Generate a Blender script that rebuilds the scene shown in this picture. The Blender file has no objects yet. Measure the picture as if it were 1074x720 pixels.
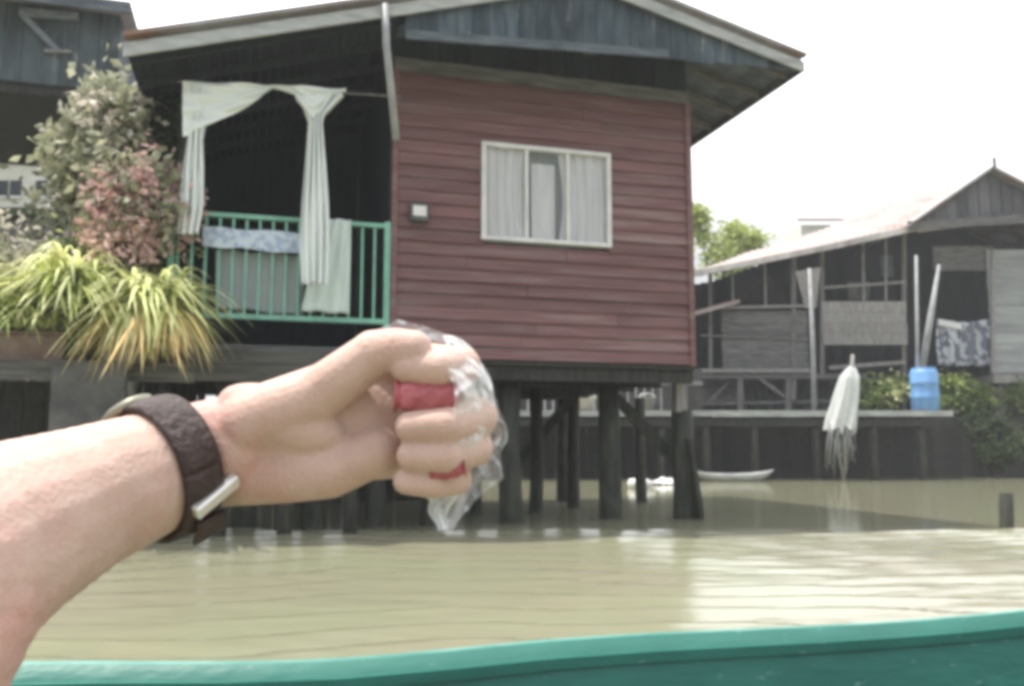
import bpy, bmesh, math, random
from mathutils import Vector, Matrix, noise
random.seed(7)
R = math.radians
S = bpy.context.scene
COL = S.collection

# ------------------------------------------------------------------ camera
EYE = 0.85
PITCH = math.atan(105/930)
cam_d = bpy.data.cameras.new('camera')
cam = bpy.data.objects.new('camera', cam_d)
COL.objects.link(cam)
cam.location = (0, 0, EYE)
cam.rotation_euler = (R(90) + PITCH, 0, 0)
cam_d.sensor_width = 36
cam_d.lens = 930/1074*36
cam_d.clip_start = 0.02
cam_d.clip_end = 2000
S.camera = cam

# ------------------------------------------------------------------ light
SUN_DIR = Vector((-0.32, 0.04, 0.93)).normalized()      # towards the sun
elev = math.asin(SUN_DIR.z)
azim = math.atan2(SUN_DIR.x, SUN_DIR.y)
w = bpy.data.worlds.new('World')
S.world = w
w.use_nodes = True
nt = w.node_tree
nt.nodes.clear()
out = nt.nodes.new('ShaderNodeOutputWorld')
bg = nt.nodes.new('ShaderNodeBackground')
sky = nt.nodes.new('ShaderNodeTexSky')
sky.sky_type = 'NISHITA'
sky.sun_disc = False
sky.sun_elevation = elev
sky.sun_rotation = azim
sky.dust_density = 4.0
tc = nt.nodes.new('ShaderNodeTexCoord')
nz = nt.nodes.new('ShaderNodeTexNoise')
nz.inputs['Scale'].default_value = 1.75
nz.inputs['Detail'].default_value = 5
rm = nt.nodes.new('ShaderNodeMapRange')
rm.inputs['From Min'].default_value = 0.3
rm.inputs['From Max'].default_value = 0.7
rm.inputs['To Min'].default_value = 0.93
rm.inputs['To Max'].default_value = 1.0
mx = nt.nodes.new('ShaderNodeMix')
mx.data_type = 'RGBA'
# bright thin overcast, brighter overhead than near the horizon
sxw = nt.nodes.new('ShaderNodeSeparateXYZ')
nt.links.new(tc.outputs['Generated'], sxw.inputs[0])
gr_ = nt.nodes.new('ShaderNodeMapRange')
gr_.inputs['From Min'].default_value = 0.20
gr_.inputs['From Max'].default_value = 0.40
oc = nt.nodes.new('ShaderNodeMix')
oc.data_type = 'RGBA'
oc.inputs['A'].default_value = (4.5, 4.5, 4.5, 1)
oc.inputs['B'].default_value = (14.5, 14.7, 15.1, 1)
nt.links.new(sxw.outputs['Z'], gr_.inputs['Value'])
nt.links.new(gr_.outputs['Result'], oc.inputs['Factor'])
nt.links.new(oc.outputs['Result'], mx.inputs['B'])
nt.links.new(tc.outputs['Generated'], nz.inputs['Vector'])
nt.links.new(nz.outputs['Fac'], rm.inputs['Value'])
# the bright haze lies ahead, around the sun; the sky behind the viewer is clearer and bluer
cov = nt.nodes.new('ShaderNodeMapRange')
cov.inputs['From Min'].default_value = -0.35
cov.inputs['From Max'].default_value = 0.30
cov.inputs['To Min'].default_value = 0.42
cov.inputs['To Max'].default_value = 1.0
cm = nt.nodes.new('ShaderNodeMath')
cm.operation = 'MULTIPLY'
nt.links.new(rm.outputs['Result'], cm.inputs[0])
nt.links.new(sxw.outputs['Y'], cov.inputs['Value'])
nt.links.new(cov.outputs['Result'], cm.inputs[1])
nt.links.new(cm.outputs[0], mx.inputs['Factor'])
nt.links.new(sky.outputs[0], mx.inputs['A'])
nt.links.new(mx.outputs['Result'], bg.inputs['Color'])
bg.inputs['Strength'].default_value = 0.11
nt.links.new(bg.outputs[0], out.inputs['Surface'])

sun_d = bpy.data.lights.new('sun', 'SUN')
sun_d.energy = 3.1
sun_d.angle = R(0.6)
sun_d.color = (1.0, 0.95, 0.87)
sun = bpy.data.objects.new('sun', sun_d)
COL.objects.link(sun)
sun.rotation_euler = SUN_DIR.to_track_quat('Z', 'Y').to_euler()
sun.location = (0, 0, 40)

S.view_settings.view_transform = 'Standard'
S.view_settings.look = 'None'
S.view_settings.gamma = 1
S.view_settings.exposure = 0.75
S.cycles.filter_width = 4.5
S.cycles.max_bounces = 8
S.cycles.caustics_reflective = False
S.cycles.caustics_refractive = False

# ------------------------------------------------------------------ measuring helpers
CP, SP = math.cos(PITCH), math.sin(PITCH)
def ray(px, py):
    a = (px - 537)/930
    v = -(py - 360)/930
    return Vector((a, CP - SP*v, SP + CP*v))
def at(px, py, Y):
    r = ray(px, py)
    return Vector((0, 0, EYE)) + r*(Y/r.y)

# ------------------------------------------------------------------ materials
def mat(name, col, rough=0.7, col2=None, scale=6, stretch=(1, 1, 1), bump=0.0, bscale=None, island=0.0,
        spec=0.3, metal=0.0, detail=6, lo=0.35, hi=0.65, sss=0.0, transl=0.0, stain=None, stain_scale=2.0, stain_lo=.52, stain_hi=.7):
    m = bpy.data.materials.new(name)
    m.use_nodes = True
    t = m.node_tree
    b = t.nodes['Principled BSDF']
    b.inputs['Roughness'].default_value = rough
    b.inputs['Metallic'].default_value = metal
    b.inputs['Specular IOR Level'].default_value = spec
    N = t.nodes.new
    co = N('ShaderNodeTexCoord')
    mp = N('ShaderNodeMapping')
    mp.inputs['Scale'].default_value = stretch
    t.links.new(co.outputs['Object'], mp.inputs['Vector'])
    nz = N('ShaderNodeTexNoise')
    nz.inputs['Scale'].default_value = scale
    nz.inputs['Detail'].default_value = detail
    t.links.new(mp.outputs[0], nz.inputs['Vector'])
    mr = N('ShaderNodeMapRange')
    mr.inputs['From Min'].default_value = lo
    mr.inputs['From Max'].default_value = hi
    t.links.new(nz.outputs['Fac'], mr.inputs['Value'])
    mix = N('ShaderNodeMix')
    mix.data_type = 'RGBA'
    c2 = col2 or tuple(c*0.6 for c in col)
    mix.inputs['A'].default_value = (*col, 1)
    mix.inputs['B'].default_value = (*c2, 1)
    t.links.new(mr.outputs[0], mix.inputs['Factor'])
    last = mix.outputs['Result']
    if stain:
        n2 = N('ShaderNodeTexNoise')
        n2.inputs['Scale'].default_value = stain_scale
        n2.inputs['Detail'].default_value = 7
        n2.inputs['Roughness'].default_value = .65
        t.links.new(mp.outputs[0], n2.inputs['Vector'])
        m2 = N('ShaderNodeMapRange')
        m2.inputs['From Min'].default_value = stain_lo
        m2.inputs['From Max'].default_value = stain_hi
        t.links.new(n2.outputs['Fac'], m2.inputs['Value'])
        x2 = N('ShaderNodeMix')
        x2.data_type = 'RGBA'
        x2.inputs['B'].default_value = (*stain, 1)
        t.links.new(m2.outputs[0], x2.inputs['Factor'])
        t.links.new(last, x2.inputs['A'])
        last = x2.outputs['Result']
    if island:
        g = N('ShaderNodeNewGeometry')
        mr2 = N('ShaderNodeMapRange')
        mr2.inputs['To Min'].default_value = 1 - island
        mr2.inputs['To Max'].default_value = 1 + island
        t.links.new(g.outputs['Random Per Island'], mr2.inputs['Value'])
        hs = N('ShaderNodeHueSaturation')
        t.links.new(mr2.outputs[0], hs.inputs['Value'])
        t.links.new(last, hs.inputs['Color'])
        last = hs.outputs[0]
    t.links.new(last, b.inputs['Base Color'])
    if bump:
        nb = N('ShaderNodeTexNoise')
        nb.inputs['Scale'].default_value = bscale or scale*3
        nb.inputs['Detail'].default_value = 5
        t.links.new(mp.outputs[0], nb.inputs['Vector'])
        bp = N('ShaderNodeBump')
        bp.inputs['Strength'].default_value = bump
        bp.inputs['Distance'].default_value = 0.02
        t.links.new(nb.outputs['Fac'], bp.inputs['Height'])
        t.links.new(bp.outputs[0], b.inputs['Normal'])
    if sss:
        b.inputs['Subsurface Weight'].default_value = sss
        b.inputs['Subsurface Radius'].default_value = (0.012, 0.005, 0.003)
        b.inputs['Subsurface Scale'].default_value = 0.6
    if transl:
        tr = N('ShaderNodeBsdfTranslucent')
        t.links.new(last, tr.inputs['Color'])
        ms = N('ShaderNodeMixShader')
        ms.inputs[0].default_value = transl
        o = t.nodes['Material Output']
        t.links.new(b.outputs[0], ms.inputs[1])
        t.links.new(tr.outputs[0], ms.inputs[2])
        t.links.new(ms.outputs[0], o.inputs['Surface'])
    return m

def film_mat(name, tint, alpha):
    m = bpy.data.materials.new(name)
    m.use_nodes = True
    t = m.node_tree
    b = t.nodes['Principled BSDF']
    o = t.nodes['Material Output']
    b.inputs['Base Color'].default_value = (*tint, 1)
    b.inputs['Roughness'].default_value = 0.15
    tr = t.nodes.new('ShaderNodeBsdfTransparent')
    lw = t.nodes.new('ShaderNodeLayerWeight')
    lw.inputs['Blend'].default_value = 0.35
    mr = t.nodes.new('ShaderNodeMapRange')
    mr.inputs['To Min'].default_value = alpha
    mr.inputs['To Max'].default_value = min(1, alpha + 0.6)
    t.links.new(lw.outputs['Facing'], mr.inputs['Value'])
    ms = t.nodes.new('ShaderNodeMixShader')
    t.links.new(mr.outputs[0], ms.inputs[0])
    t.links.new(tr.outputs[0], ms.inputs[1])
    t.links.new(b.outputs[0], ms.inputs[2])
    t.links.new(ms.outputs[0], o.inputs['Surface'])
    return m

M = {}
M['siding'] = mat('red_brown_painted_board', (.212, .112, .111), .75, (.155, .082, .082), 3, (.6, 3, 9), .25, 12, island=.16, stain=(.235, .17, .16), stain_scale=1.3)
M['greywood'] = mat('weathered_grey_wood', (.21, .20, .185), .85, (.11, .105, .1), 4, (6, 6, .7), .4, 14, island=.25)
M['greywood_h'] = mat('weathered_grey_board', (.165, .16, .152), .85, (.085, .084, .082), 4, (.7, 6, 6), .4, 14, island=.25)
M['darkgrey_h'] = mat('muddy_grey_board', (.10, .095, .085), .85, (.06, .058, .052), 4, (.7, 6, 6), .4, 14, island=.25)
M['palewood'] = mat('pale_bleached_wood', (.32, .305, .285), .8, (.20, .19, .18), 5, (6, 6, .8), .3, 14, island=.15)
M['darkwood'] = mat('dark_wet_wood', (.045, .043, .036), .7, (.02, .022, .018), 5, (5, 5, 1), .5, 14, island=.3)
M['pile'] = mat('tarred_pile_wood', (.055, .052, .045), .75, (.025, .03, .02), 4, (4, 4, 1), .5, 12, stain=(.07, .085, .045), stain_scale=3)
M['interior'] = mat('shaded_blue_grey_board', (.032, .040, .045), .8, (.022, .027, .031), 4, (6, 6, .6), .2, 14, island=.25)  # blue-grey boards; the deep tone also paints in shade under the roof
M['soffit'] = mat('grey_blue_underside', (.13, .15, .17), .8, (.07, .085, .10), 3, (1, 5, 5), .3, 12, island=.2)
M['gable'] = mat('grey_blue_gable_board', (.085, .11, .13), .8, (.04, .055, .07), 2.4, (4, 4, 1), .3, 12, island=.35, stain=(.20, .20, .215), stain_scale=1.8, stain_lo=.58, stain_hi=.68)
M['fascia'] = mat('pale_fascia_paint', (.46, .47, .46), .65, (.30, .31, .31), 4, (1, 5, 5), .2, 12)
M['fascia2'] = mat('blue_grey_trim', (.24, .27, .30), .7, (.14, .16, .18), 4, (1, 5, 5), .2, 12)
M['zinc'] = mat('weathered_zinc_sheet', (.34, .34, .34), .5, (.22, .19, .17), 2, (1, 1, 1), .1, 10, metal=.25, stain=(.24, .13, .08), stain_scale=1.1)
M['pinkroof'] = mat('faded_rusty_sheet', (.36, .29, .27), .7, (.29, .26, .25), 1.2, (1, 1, 1), .1, 8, stain=(.24, .16, .13), stain_scale=.8)
M['mint'] = mat('mint_green_paint', (.23, .50, .38), .45, (.17, .38, .29), 8, (1, 1, 1), .1, 20, spec=.5)
M['white'] = mat('chalky_white_paint', (.74, .73, .71), .6, (.62, .61, .60), 6, (1, 1, 1), .1, 20)
M['whitecloth'] = mat('white_sheer_cloth', (.90, .93, .92), .9, (.86, .90, .88), 5, (1, 1, 1), .2, 60, transl=.12)
M['wincloth'] = mat('white_window_cloth', (.90, .88, .88), .9, (.80, .78, .79), 3, (4, 4, .6), .1, 60, transl=.15)
M['greycloth'] = mat('grey_hanging_cloth', (.36, .39, .39), .9, (.33, .36, .36), 5, (3, 3, .5), .2, 40)
M['palecloth'] = mat('pale_green_white_cloth', (.68, .77, .72), .9, (.56, .65, .61), 4, (3, 3, .5), .2, 40)
M['bluecloth'] = mat('pale_blue_patterned_cloth', (.60, .68, .76), .9, (.40, .48, .62), 14, (1, 1, 1), .2, 40, lo=.48, hi=.55)
M['pipe'] = mat('grey_white_plastic_pipe', (.36, .365, .37), .5, (.26, .27, .275), 6)
M['bark'] = mat('grey_brown_bark', (.12, .095, .07), .9, (.06, .048, .035), 6, (4, 4, 1), .6, 14)
M['teal'] = mat('teal_boat_paint', (.030, .17, .132), .45, (.02, .128, .10), 3, (1, 3, 3), .12, 20, spec=.5, stain=(.13, .27, .24), stain_scale=16, stain_lo=.64, stain_hi=.67)
M['tealedge'] = mat('worn_teal_edge_paint', (.13, .30, .255), .5, (.04, .19, .15), 7, (1, 3, 3), .15, 20, spec=.5)
M['boatfloor'] = mat('boat_floor_wood', (.18, .14, .10), .8, (.10, .08, .06), 5, (.8, 5, 5), .3, 16)
M['terracotta'] = mat('dusty_terracotta', (.34, .26, .24), .85, (.26, .18, .16), 8, (1, 1, 1), .3, 30)
M['concrete'] = mat('stained_concrete', (.15, .15, .145), .9, (.085, .085, .083), 5, (1, 1, 1), .3, 30)
M['cottage'] = mat('cream_white_wall_paint', (.72, .71, .62), .8, (.62, .61, .53), 5)
M['darkglass'] = mat('dark_window_glass', (.03, .035, .035), .12, (.02, .022, .022), 2, spec=.5)
M['blueplastic'] = mat('sky_blue_plastic', (.17, .36, .66), .4, (.13, .30, .58), 4, (3, 3, .4), .1, 12, spec=.5)
M['redwrap'] = mat('glossy_red_wrapper', (.46, .12, .135), .4, (.36, .085, .10), 60, bump=.3, bscale=160, spec=.6)
M['strap'] = mat('dark_brown_leather', (.075, .05, .045), .55, (.04, .028, .026), 90, bump=.4, bscale=300)
M['steel'] = mat('brushed_pale_steel', (.85, .84, .80), .3, (.75, .74, .70), 80, metal=.6, spec=.5)
M['casemetal'] = mat('tarnished_case_metal', (.30, .29, .22), .4, (.24, .23, .17), 80, metal=.5, spec=.5)
M['skin'] = mat('mottled_skin', (.57, .41, .345), .55, (.48, .325, .265), 45, bump=.18, bscale=420, sss=.25, spec=.35, lo=.3, hi=.75, stain=(.54, .29, .25), stain_scale=11)  # skin's own tone with random mottling
M['nail'] = mat('fingernail', (.66, .44, .38), .3, (.60, .40, .34), 60, spec=.5)
M['film'] = film_mat('clear_plastic_film', (.82, .85, .86), .22)
M['thinfilm'] = film_mat('thin_clear_film', (.90, .91, .91), .16)
M['netting'] = mat('white_net_fabric', (.80, .82, .80), .9, (.66, .69, .67), 10, (4, 4, 1), .3, 40, transl=.2)
M['greynet'] = mat('grey_net_cord', (.42, .43, .42), .9, (.28, .29, .28), 10)
M['pattern'] = mat('grey_white_printed_cloth', (.50, .52, .56), .9, (.15, .16, .2), 5, (1, 1, 1), 0, 20, lo=.47, hi=.53)
M['mud'] = mat('dark_river_mud', (.085, .08, .055), .85, (.05, .05, .035), .8, (1, 1, 1), .5, 6, stain=(.05, .075, .025), stain_scale=.7)
def leafmat(name, a, b, isl=.35, tr=.35):
    return mat(name, a, .55, b, 1.4, (1, 1, 1), island=isl, transl=tr, spec=.3)
M['leaf_grey'] = leafmat('dusty_grey_green_leaf', (.44, .44, .32), (.30, .32, .20))
M['leaf_dark'] = leafmat('dark_green_leaf', (.085, .12, .045), (.05, .08, .03))
M['leaf_mid'] = leafmat('mid_green_leaf', (.22, .28, .09), (.14, .20, .055))
M['leaf_lime'] = leafmat('lime_green_leaf', (.50, .56, .18), (.36, .44, .12))
M['leaf_yellow'] = leafmat('yellow_green_blade', (.74, .74, .40), (.60, .65, .30))
M['leaf_orange'] = leafmat('yellow_orange_blade', (.72, .54, .26), (.62, .55, .24))
M['petal_pink'] = leafmat('dusty_pink_petal', (.76, .55, .51), (.64, .43, .40), .25)
M['petal_white'] = leafmat('cream_petal', (.75, .71, .62), (.62, .57, .48), .2)

def water_mat():
    m = bpy.data.materials.new('murky_river_water')
    m.use_nodes = True
    t = m.node_tree
    b = t.nodes['Principled BSDF']
    b.inputs['Roughness'].default_value = .07
    b.inputs['IOR'].default_value = 1.6
    N = t.nodes.new
    co = N('ShaderNodeTexCoord')
    nz = N('ShaderNodeTexNoise')
    nz.inputs['Scale'].default_value = .5
    nz.inputs['Detail'].default_value = 4
    t.links.new(co.outputs['Object'], nz.inputs['Vector'])
    mix = N('ShaderNodeMix')
    mix.data_type = 'RGBA'
    mix.inputs['A'].default_value = (.215, .222, .142, 1)
    mix.inputs['B'].default_value = (.22, .21, .145, 1)
    mr = N('ShaderNodeMapRange')
    mr.inputs['From Min'].default_value = .4
    mr.inputs['From Max'].default_value = .6
    t.links.new(nz.outputs['Fac'], mr.inputs['Value'])
    t.links.new(mr.outputs[0], mix.inputs['Factor'])
    t.links.new(mix.outputs['Result'], b.inputs['Base Color'])
    # ripples run along X; stronger in the boat's wake than in the lee of the houses
    mp = N('ShaderNodeMapping')
    mp.inputs['Scale'].default_value = (.45, 1.5, 1)
    t.links.new(co.outputs['Object'], mp.inputs['Vector'])
    n1 = N('ShaderNodeTexNoise')
    n1.inputs['Scale'].default_value = 2.6
    n1.inputs['Detail'].default_value = 3
    n1.inputs['Distortion'].default_value = .3
    t.links.new(mp.outputs[0], n1.inputs['Vector'])
    sx = N('ShaderNodeSeparateXYZ')
    t.links.new(co.outputs['Object'], sx.inputs[0])
    ad = N('ShaderNodeMath')
    ad.operation = 'MULTIPLY_ADD'
    n3 = N('ShaderNodeTexNoise')
    n3.inputs['Scale'].default_value = .6
    t.links.new(co.outputs['Object'], n3.inputs['Vector'])
    t.links.new(n3.outputs['Fac'], ad.inputs[0])
    ad.inputs[1].default_value = 1.2
    t.links.new(sx.outputs['Y'], ad.inputs[2])
    st = N('ShaderNodeMapRange')
    st.inputs['From Min'].default_value = 9.0
    st.inputs['From Max'].default_value = 9.9
    st.inputs['To Min'].default_value = 1.0
    st.inputs['To Max'].default_value = .15
    t.links.new(ad.outputs[0], st.inputs['Value'])
    # fine wind ripple in the open water, calm in the lee of the houses
    ro = N('ShaderNodeMapRange')
    ro.inputs['From Min'].default_value = 9.0
    ro.inputs['From Max'].default_value = 9.9
    ro.inputs['To Min'].default_value = .18
    ro.inputs['To Max'].default_value = .10
    t.links.new(ad.outputs[0], ro.inputs['Value'])
    t.links.new(ro.outputs[0], b.inputs['Roughness'])
    bp = N('ShaderNodeBump')
    bp.inputs['Distance'].default_value = .012
    t.links.new(st.outputs[0], bp.inputs['Strength'])
    t.links.new(n1.outputs['Fac'], bp.inputs['Height'])
    t.links.new(bp.outputs[0], b.inputs['Normal'])
    return m
M['water'] = water_mat()

# ------------------------------------------------------------------ mesh helpers
class MB:
    def __init__(s):
        s.v = []
        s.f = []
    def add(s, vs, fs):
        o = len(s.v)
        s.v += [tuple(v) for v in vs]
        s.f += [tuple(i + o for i in f) for f in fs]
        return s
    def box(s, a, b):
        x0, y0, z0 = a
        x1, y1, z1 = b
        vs = [(x0, y0, z0), (x1, y0, z0), (x1, y1, z0), (x0, y1, z0), (x0, y0, z1), (x1, y0, z1), (x1, y1, z1), (x0, y1, z1)]
        return s.add(vs, [(0, 3, 2, 1), (4, 5, 6, 7), (0, 1, 5, 4), (1, 2, 6, 5), (2, 3, 7, 6), (3, 0, 4, 7)])
    def hexa(s, p):
        return s.add(p, [(0, 3, 2, 1), (4, 5, 6, 7), (0, 1, 5, 4), (1, 2, 6, 5), (2, 3, 7, 6), (3, 0, 4, 7)])
    def bar(s, p, q, wx, wz, up=(0, 0, 1)):
        p, q = Vector(p), Vector(q)
        d = (q - p).normalized()
        u = Vector(up)
        if abs(d.dot(u)) > .95:
            u = Vector((0, 1, 0))
        a = d.cross(u).normalized()*wx/2
        b = a.cross(d).normalized()*wz/2
        return s.hexa([p - a - b, p + a - b, p + a + b, p - a + b, q - a - b, q + a - b, q + a + b, q - a + b])
    def tube(s, pts, rad, seg=10, cap=True, squash=None):
        pts = [Vector(p) for p in pts]
        n = len(pts)
        if not hasattr(rad, '__len__'):
            rad = [rad]*n
        o = len(s.v)
        ref = None
        for i, p in enumerate(pts):
            d = (pts[min(i + 1, n - 1)] - pts[max(i - 1, 0)]).normalized()
            if ref is None:
                ref = d.orthogonal().normalized()
            a = (ref - d*ref.dot(d)).normalized()
            ref = a
            b = d.cross(a)
            for k in range(seg):
                t = 2*math.pi*k/seg
                s.v.append(tuple(p + (a*math.cos(t) + b*math.sin(t))*rad[i]))
        for i in range(n - 1):
            for k in range(seg):
                k2 = (k + 1) % seg
                s.f.append((o + i*seg + k, o + i*seg + k2, o + (i + 1)*seg + k2, o + (i + 1)*seg + k))
        if cap:
            s.f.append(tuple(o + k for k in reversed(range(seg))))
            s.f.append(tuple(o + (n - 1)*seg + k for k in range(seg)))
        return s
    def lathe(s, base, prof, seg=24):
        o = len(s.v)
        bx, by, bz = base
        for r, z in prof:
            for k in range(seg):
                t = 2*math.pi*k/seg
                s.v.append((bx + r*math.cos(t), by + r*math.sin(t), bz + z))
        n = len(prof)
        for i in range(n - 1):
            for k in range(seg):
                k2 = (k + 1) % seg
                s.f.append((o + i*seg + k, o + i*seg + k2, o + (i + 1)*seg + k2, o + (i + 1)*seg + k))
        s.f.append(tuple(o + k for k in reversed(range(seg))))
        s.f.append(tuple(o + (n - 1)*seg + k for k in range(seg)))
        return s
    def grid(s, fn, nu, nv):
        o = len(s.v)
        for j in range(nv + 1):
            for i in range(nu + 1):
                s.v.append(tuple(fn(i/nu, j/nv)))
        for j in range(nv):
            for i in range(nu):
                a = o + j*(nu + 1) + i
                s.f.append((a, a + 1, a + nu + 2, a + nu + 1))
        return s
    def ball(s, c, r, seg=12, ring=8, M3=None):
        o = len(s.v)
        c = Vector(c)
        if not hasattr(r, '__len__'):
            r = (r, r, r)
        for j in range(ring + 1):
            ph = math.pi*j/ring
            for k in range(seg):
                t = 2*math.pi*k/seg
                p = Vector((r[0]*math.sin(ph)*math.cos(t), r[1]*math.sin(ph)*math.sin(t), r[2]*math.cos(ph)))
                if M3:
                    p = M3 @ p
                s.v.append(tuple(c + p))
        for j in range(ring):
            for k in range(seg):
                k2 = (k + 1) % seg
                s.f.append((o + j*seg + k, o + (j + 1)*seg + k, o + (j + 1)*seg + k2, o + j*seg + k2))
        return s
    def build(s, name, m, parent=None, smooth=False, solid=0.0, bevel=0.0, subd=0):
        me = bpy.data.meshes.new(name)
        me.from_pydata(s.v, [], s.f)
        me.update()
        o = bpy.data.objects.new(name, me)
        COL.objects.link(o)
        me.materials.append(m)
        if smooth:
            for p in me.polygons:
                p.use_smooth = True
        if solid:
            md = o.modifiers.new('solid', 'SOLIDIFY')
            md.thickness = solid
        if bevel:
            md = o.modifiers.new('bevel', 'BEVEL')
            md.width = bevel
            md.segments = 2
        if subd:
            md = o.modifiers.new('sub', 'SUBSURF')
            md.levels = md.render_levels = subd
        if parent:
            o.parent = parent
        return o

def tag(o, label, cat, group=None):
    o['label'] = label
    o['category'] = cat
    if group:
        o['group'] = group
    return o
def thing(name, label, cat, loc=(0, 0, 0), rz=0, group=None):
    o = bpy.data.objects.new(name, None)
    COL.objects.link(o)
    o.location = loc
    o.rotation_euler = (0, 0, rz)
    o.empty_display_size = .2
    return tag(o, label, cat, group)
def structure(o):
    o['kind'] = 'structure'
    return o
rnd = random.uniform

def planks(mb, x0, x1, y, z0, z1, wid, th, vertical=True, jit=.004):
    """a boarded face: boards of uneven thickness butted with small gaps, facing -y"""
    if vertical:
        x = x0
        while x < x1 - 1e-3:
            ww = min(wid*rnd(.85, 1.15), x1 - x)
            mb.box((x + .003, y + rnd(-jit, jit), z0 + rnd(0, jit)), (x + ww - .003, y + th, z1))
            x += ww
    else:
        z = z0
        while z < z1 - 1e-3:
            hh = min(wid*rnd(.9, 1.1), z1 - z)
            mb.box((x0 + rnd(-jit, jit), y + rnd(-jit, jit), z + .003), (x1 + rnd(-jit, jit), y + th, z + hh - .003))
            z += hh

def leaves(mb, centre, rad, n, size, clumps=10, tight=.45, droop=.2, aspect=.5):
    """leaf-sized bent quads gathered in uneven clumps"""
    cs = []
    for _ in range(clumps):
        while True:
            p = Vector((rnd(-1, 1), rnd(-1, 1), rnd(-1, 1)))
            if p.length < 1:
                break
        cs.append((Vector((p.x*rad[0], p.y*rad[1], p.z*rad[2]))*.8, rnd(.6, 1.25)))
    for _ in range(n):
        c, k = random.choice(cs)
        d = Vector((random.gauss(0, 1), random.gauss(0, 1), random.gauss(0, 1)))*.5
        p = Vector(centre) + c + Vector((d.x*rad[0], d.y*rad[1], d.z*rad[2]))*tight*k
        L = size*rnd(.6, 1.3)
        ax = Vector((rnd(-1, 1), rnd(-1, 1), rnd(-.9, .5) - droop)).normalized()
        sd = ax.cross(Vector((rnd(-1, 1), rnd(-1, 1), rnd(-.2, 1)))).normalized()*L*aspect/2
        nn = ax.cross(sd).normalized()
        m = p + ax*L*.5 + nn*L*.12
        mb.add([p, m + sd, p + ax*L, m - sd], [(0, 1, 2, 3)])
    return mb

def blades(mb, base, n, length, wid, spread, rise=1.0, az=None):
    droop = 0
    if isinstance(rise, tuple):
        rise, droop = rise
    """arching strap leaves from one base"""
    for _ in range(n):
        a = rnd(0, 2*math.pi) if az is None else az + random.gauss(0, .9)
        L = length*rnd(.55, 1.15)
        el = rnd(.5, 1.35)
        d = Vector((math.cos(a), math.sin(a), 0))
        sd = Vector((-math.sin(a), math.cos(a), 0))*wid*rnd(.6, 1.2)/2
        p = Vector(base) + Vector((rnd(-1, 1), rnd(-1, 1), 0))*spread
        vs = []
        k = 7
        for i in range(k + 1):
            t = i/k
            q = p + d*(L*math.cos(el)*t + .25*L*t*t) + Vector((0, 0, rise*(L*math.sin(el)*t - .75*L*t*t) - droop*L*t**2))
            ww = sd*(1 - t**2.2)*(.5 + t*.8 if t < .5 else .9)
            vs += [q - ww, q + ww]
        mb.add(vs, [(2*i, 2*i + 1, 2*i + 3, 2*i + 2) for i in range(k)])
    return mb

def tree(name, label, base, h, trunk_r, crowns, m, n, size, group=None, cat='tree', aspect=.5):
    t = thing(name, label, cat, base, 0, group)
    tb = MB()
    top = Vector((crowns[0][0][0]*.5, crowns[0][0][1]*.5, h*.72))
    tb.tube([(0, 0, -.5), (.05, 0, h*.25), (top.x*.6, top.y*.6, h*.5), top], [trunk_r*1.2, trunk_r, trunk_r*.75, trunk_r*.4], 9)
    for c, r in crowns:
        tb.tube([(0.03, 0, h*.32), Vector(c)*.55 + Vector((0, 0, h*.12)), Vector(c)], [trunk_r*.5, trunk_r*.35, trunk_r*.12], 7)
    tb.build('trunk', M['bark'], t, True)
    cb = MB()
    for c, r in crowns:
        leaves(cb, c, r, n//len(crowns), size, 9, .5, aspect=aspect)
    cb.build('crown', m, t)
    return t

# ------------------------------------------------------------------ ground and water
def bank(x):
    if x < -4.6:
        return 11.2
    if x < -2.6:
        return 11.2 + (x + 4.6)/2.0*11.6
    return 22.8
def gz(x, y):
    d = y - bank(x)
    h = -1.2 + 2.0/(1 + math.exp(-(max(d, -40) - .3)*2.2)) if d < 4 else .8
    return h + .12*noise.noise(Vector((x*.6, y*.6, 0))) + (min(d, 40)*.02 if d > 0 else 0)
mb = MB()
xs = [-600, -200, -80, -40, -25] + [-18 + i*.6 for i in range(64)] + [25, 40, 80, 200, 600]
ys = [-600, -100, -30, -5, 3] + [8 + i*.4 for i in range(60)] + [34, 40, 60, 120, 300, 900]
mb.v = [(x, y, gz(x, y)) for y in ys for x in xs]
nx = len(xs)
mb.f = [(j*nx + i, j*nx + i + 1, (j + 1)*nx + i + 1, (j + 1)*nx + i) for j in range(len(ys) - 1) for i in range(nx - 1)]
structure(mb.build('ground', M['mud'], None, True))
mb = MB()
def sm(a, b, v):
    t = max(0, min(1, (v - a)/(b - a)))
    return t*t*(3 - 2*t)
def wave(x, y):
    # low leaning wavelets of a boat's wash rolling towards the far bank, dying out in the lee of the houses
    edge = 9.0 + .5*noise.noise(Vector((x*.5, 3.1, 0))) + .25*noise.noise(Vector((x*1.7, 7.7, 0)))
    k = sm(2.75, 3.2, y)*(1 - sm(edge - .35, edge, y))*(1 - sm(7.5, 9.5, abs(x)))
    if k <= 0:
        return 0
    n1 = noise.noise(Vector((x*.45, y*.35, 1.5)))
    n2 = noise.noise(Vector((x*1.3, y*.9, 8.5)))
    t = (y/WL + 1.6*n1 + .45*n2) % 1.0
    h = t/.9 if t < .9 else (1 - t)/.1
    return k*WSL*WL*.9*(h - .4)*(.85 + .5*noise.noise(Vector((x*.7, y*.5, 5.5)))) + k*.004*noise.noise(Vector((x*4, y*7, 2)))
WL, WSL = .42, .14
xs = [-600, -100, -30, -14] + [-9.6 + i*.08 for i in range(241)] + [14, 30, 100, 600]
ys = [-600, -60, -10, 0] + [2.7 + i*.028 for i in range(262)] + [14, 30, 100, 900]
mb.v = [(x, y, wave(x, y)) for y in ys for x in xs]
nx = len(xs)
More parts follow.
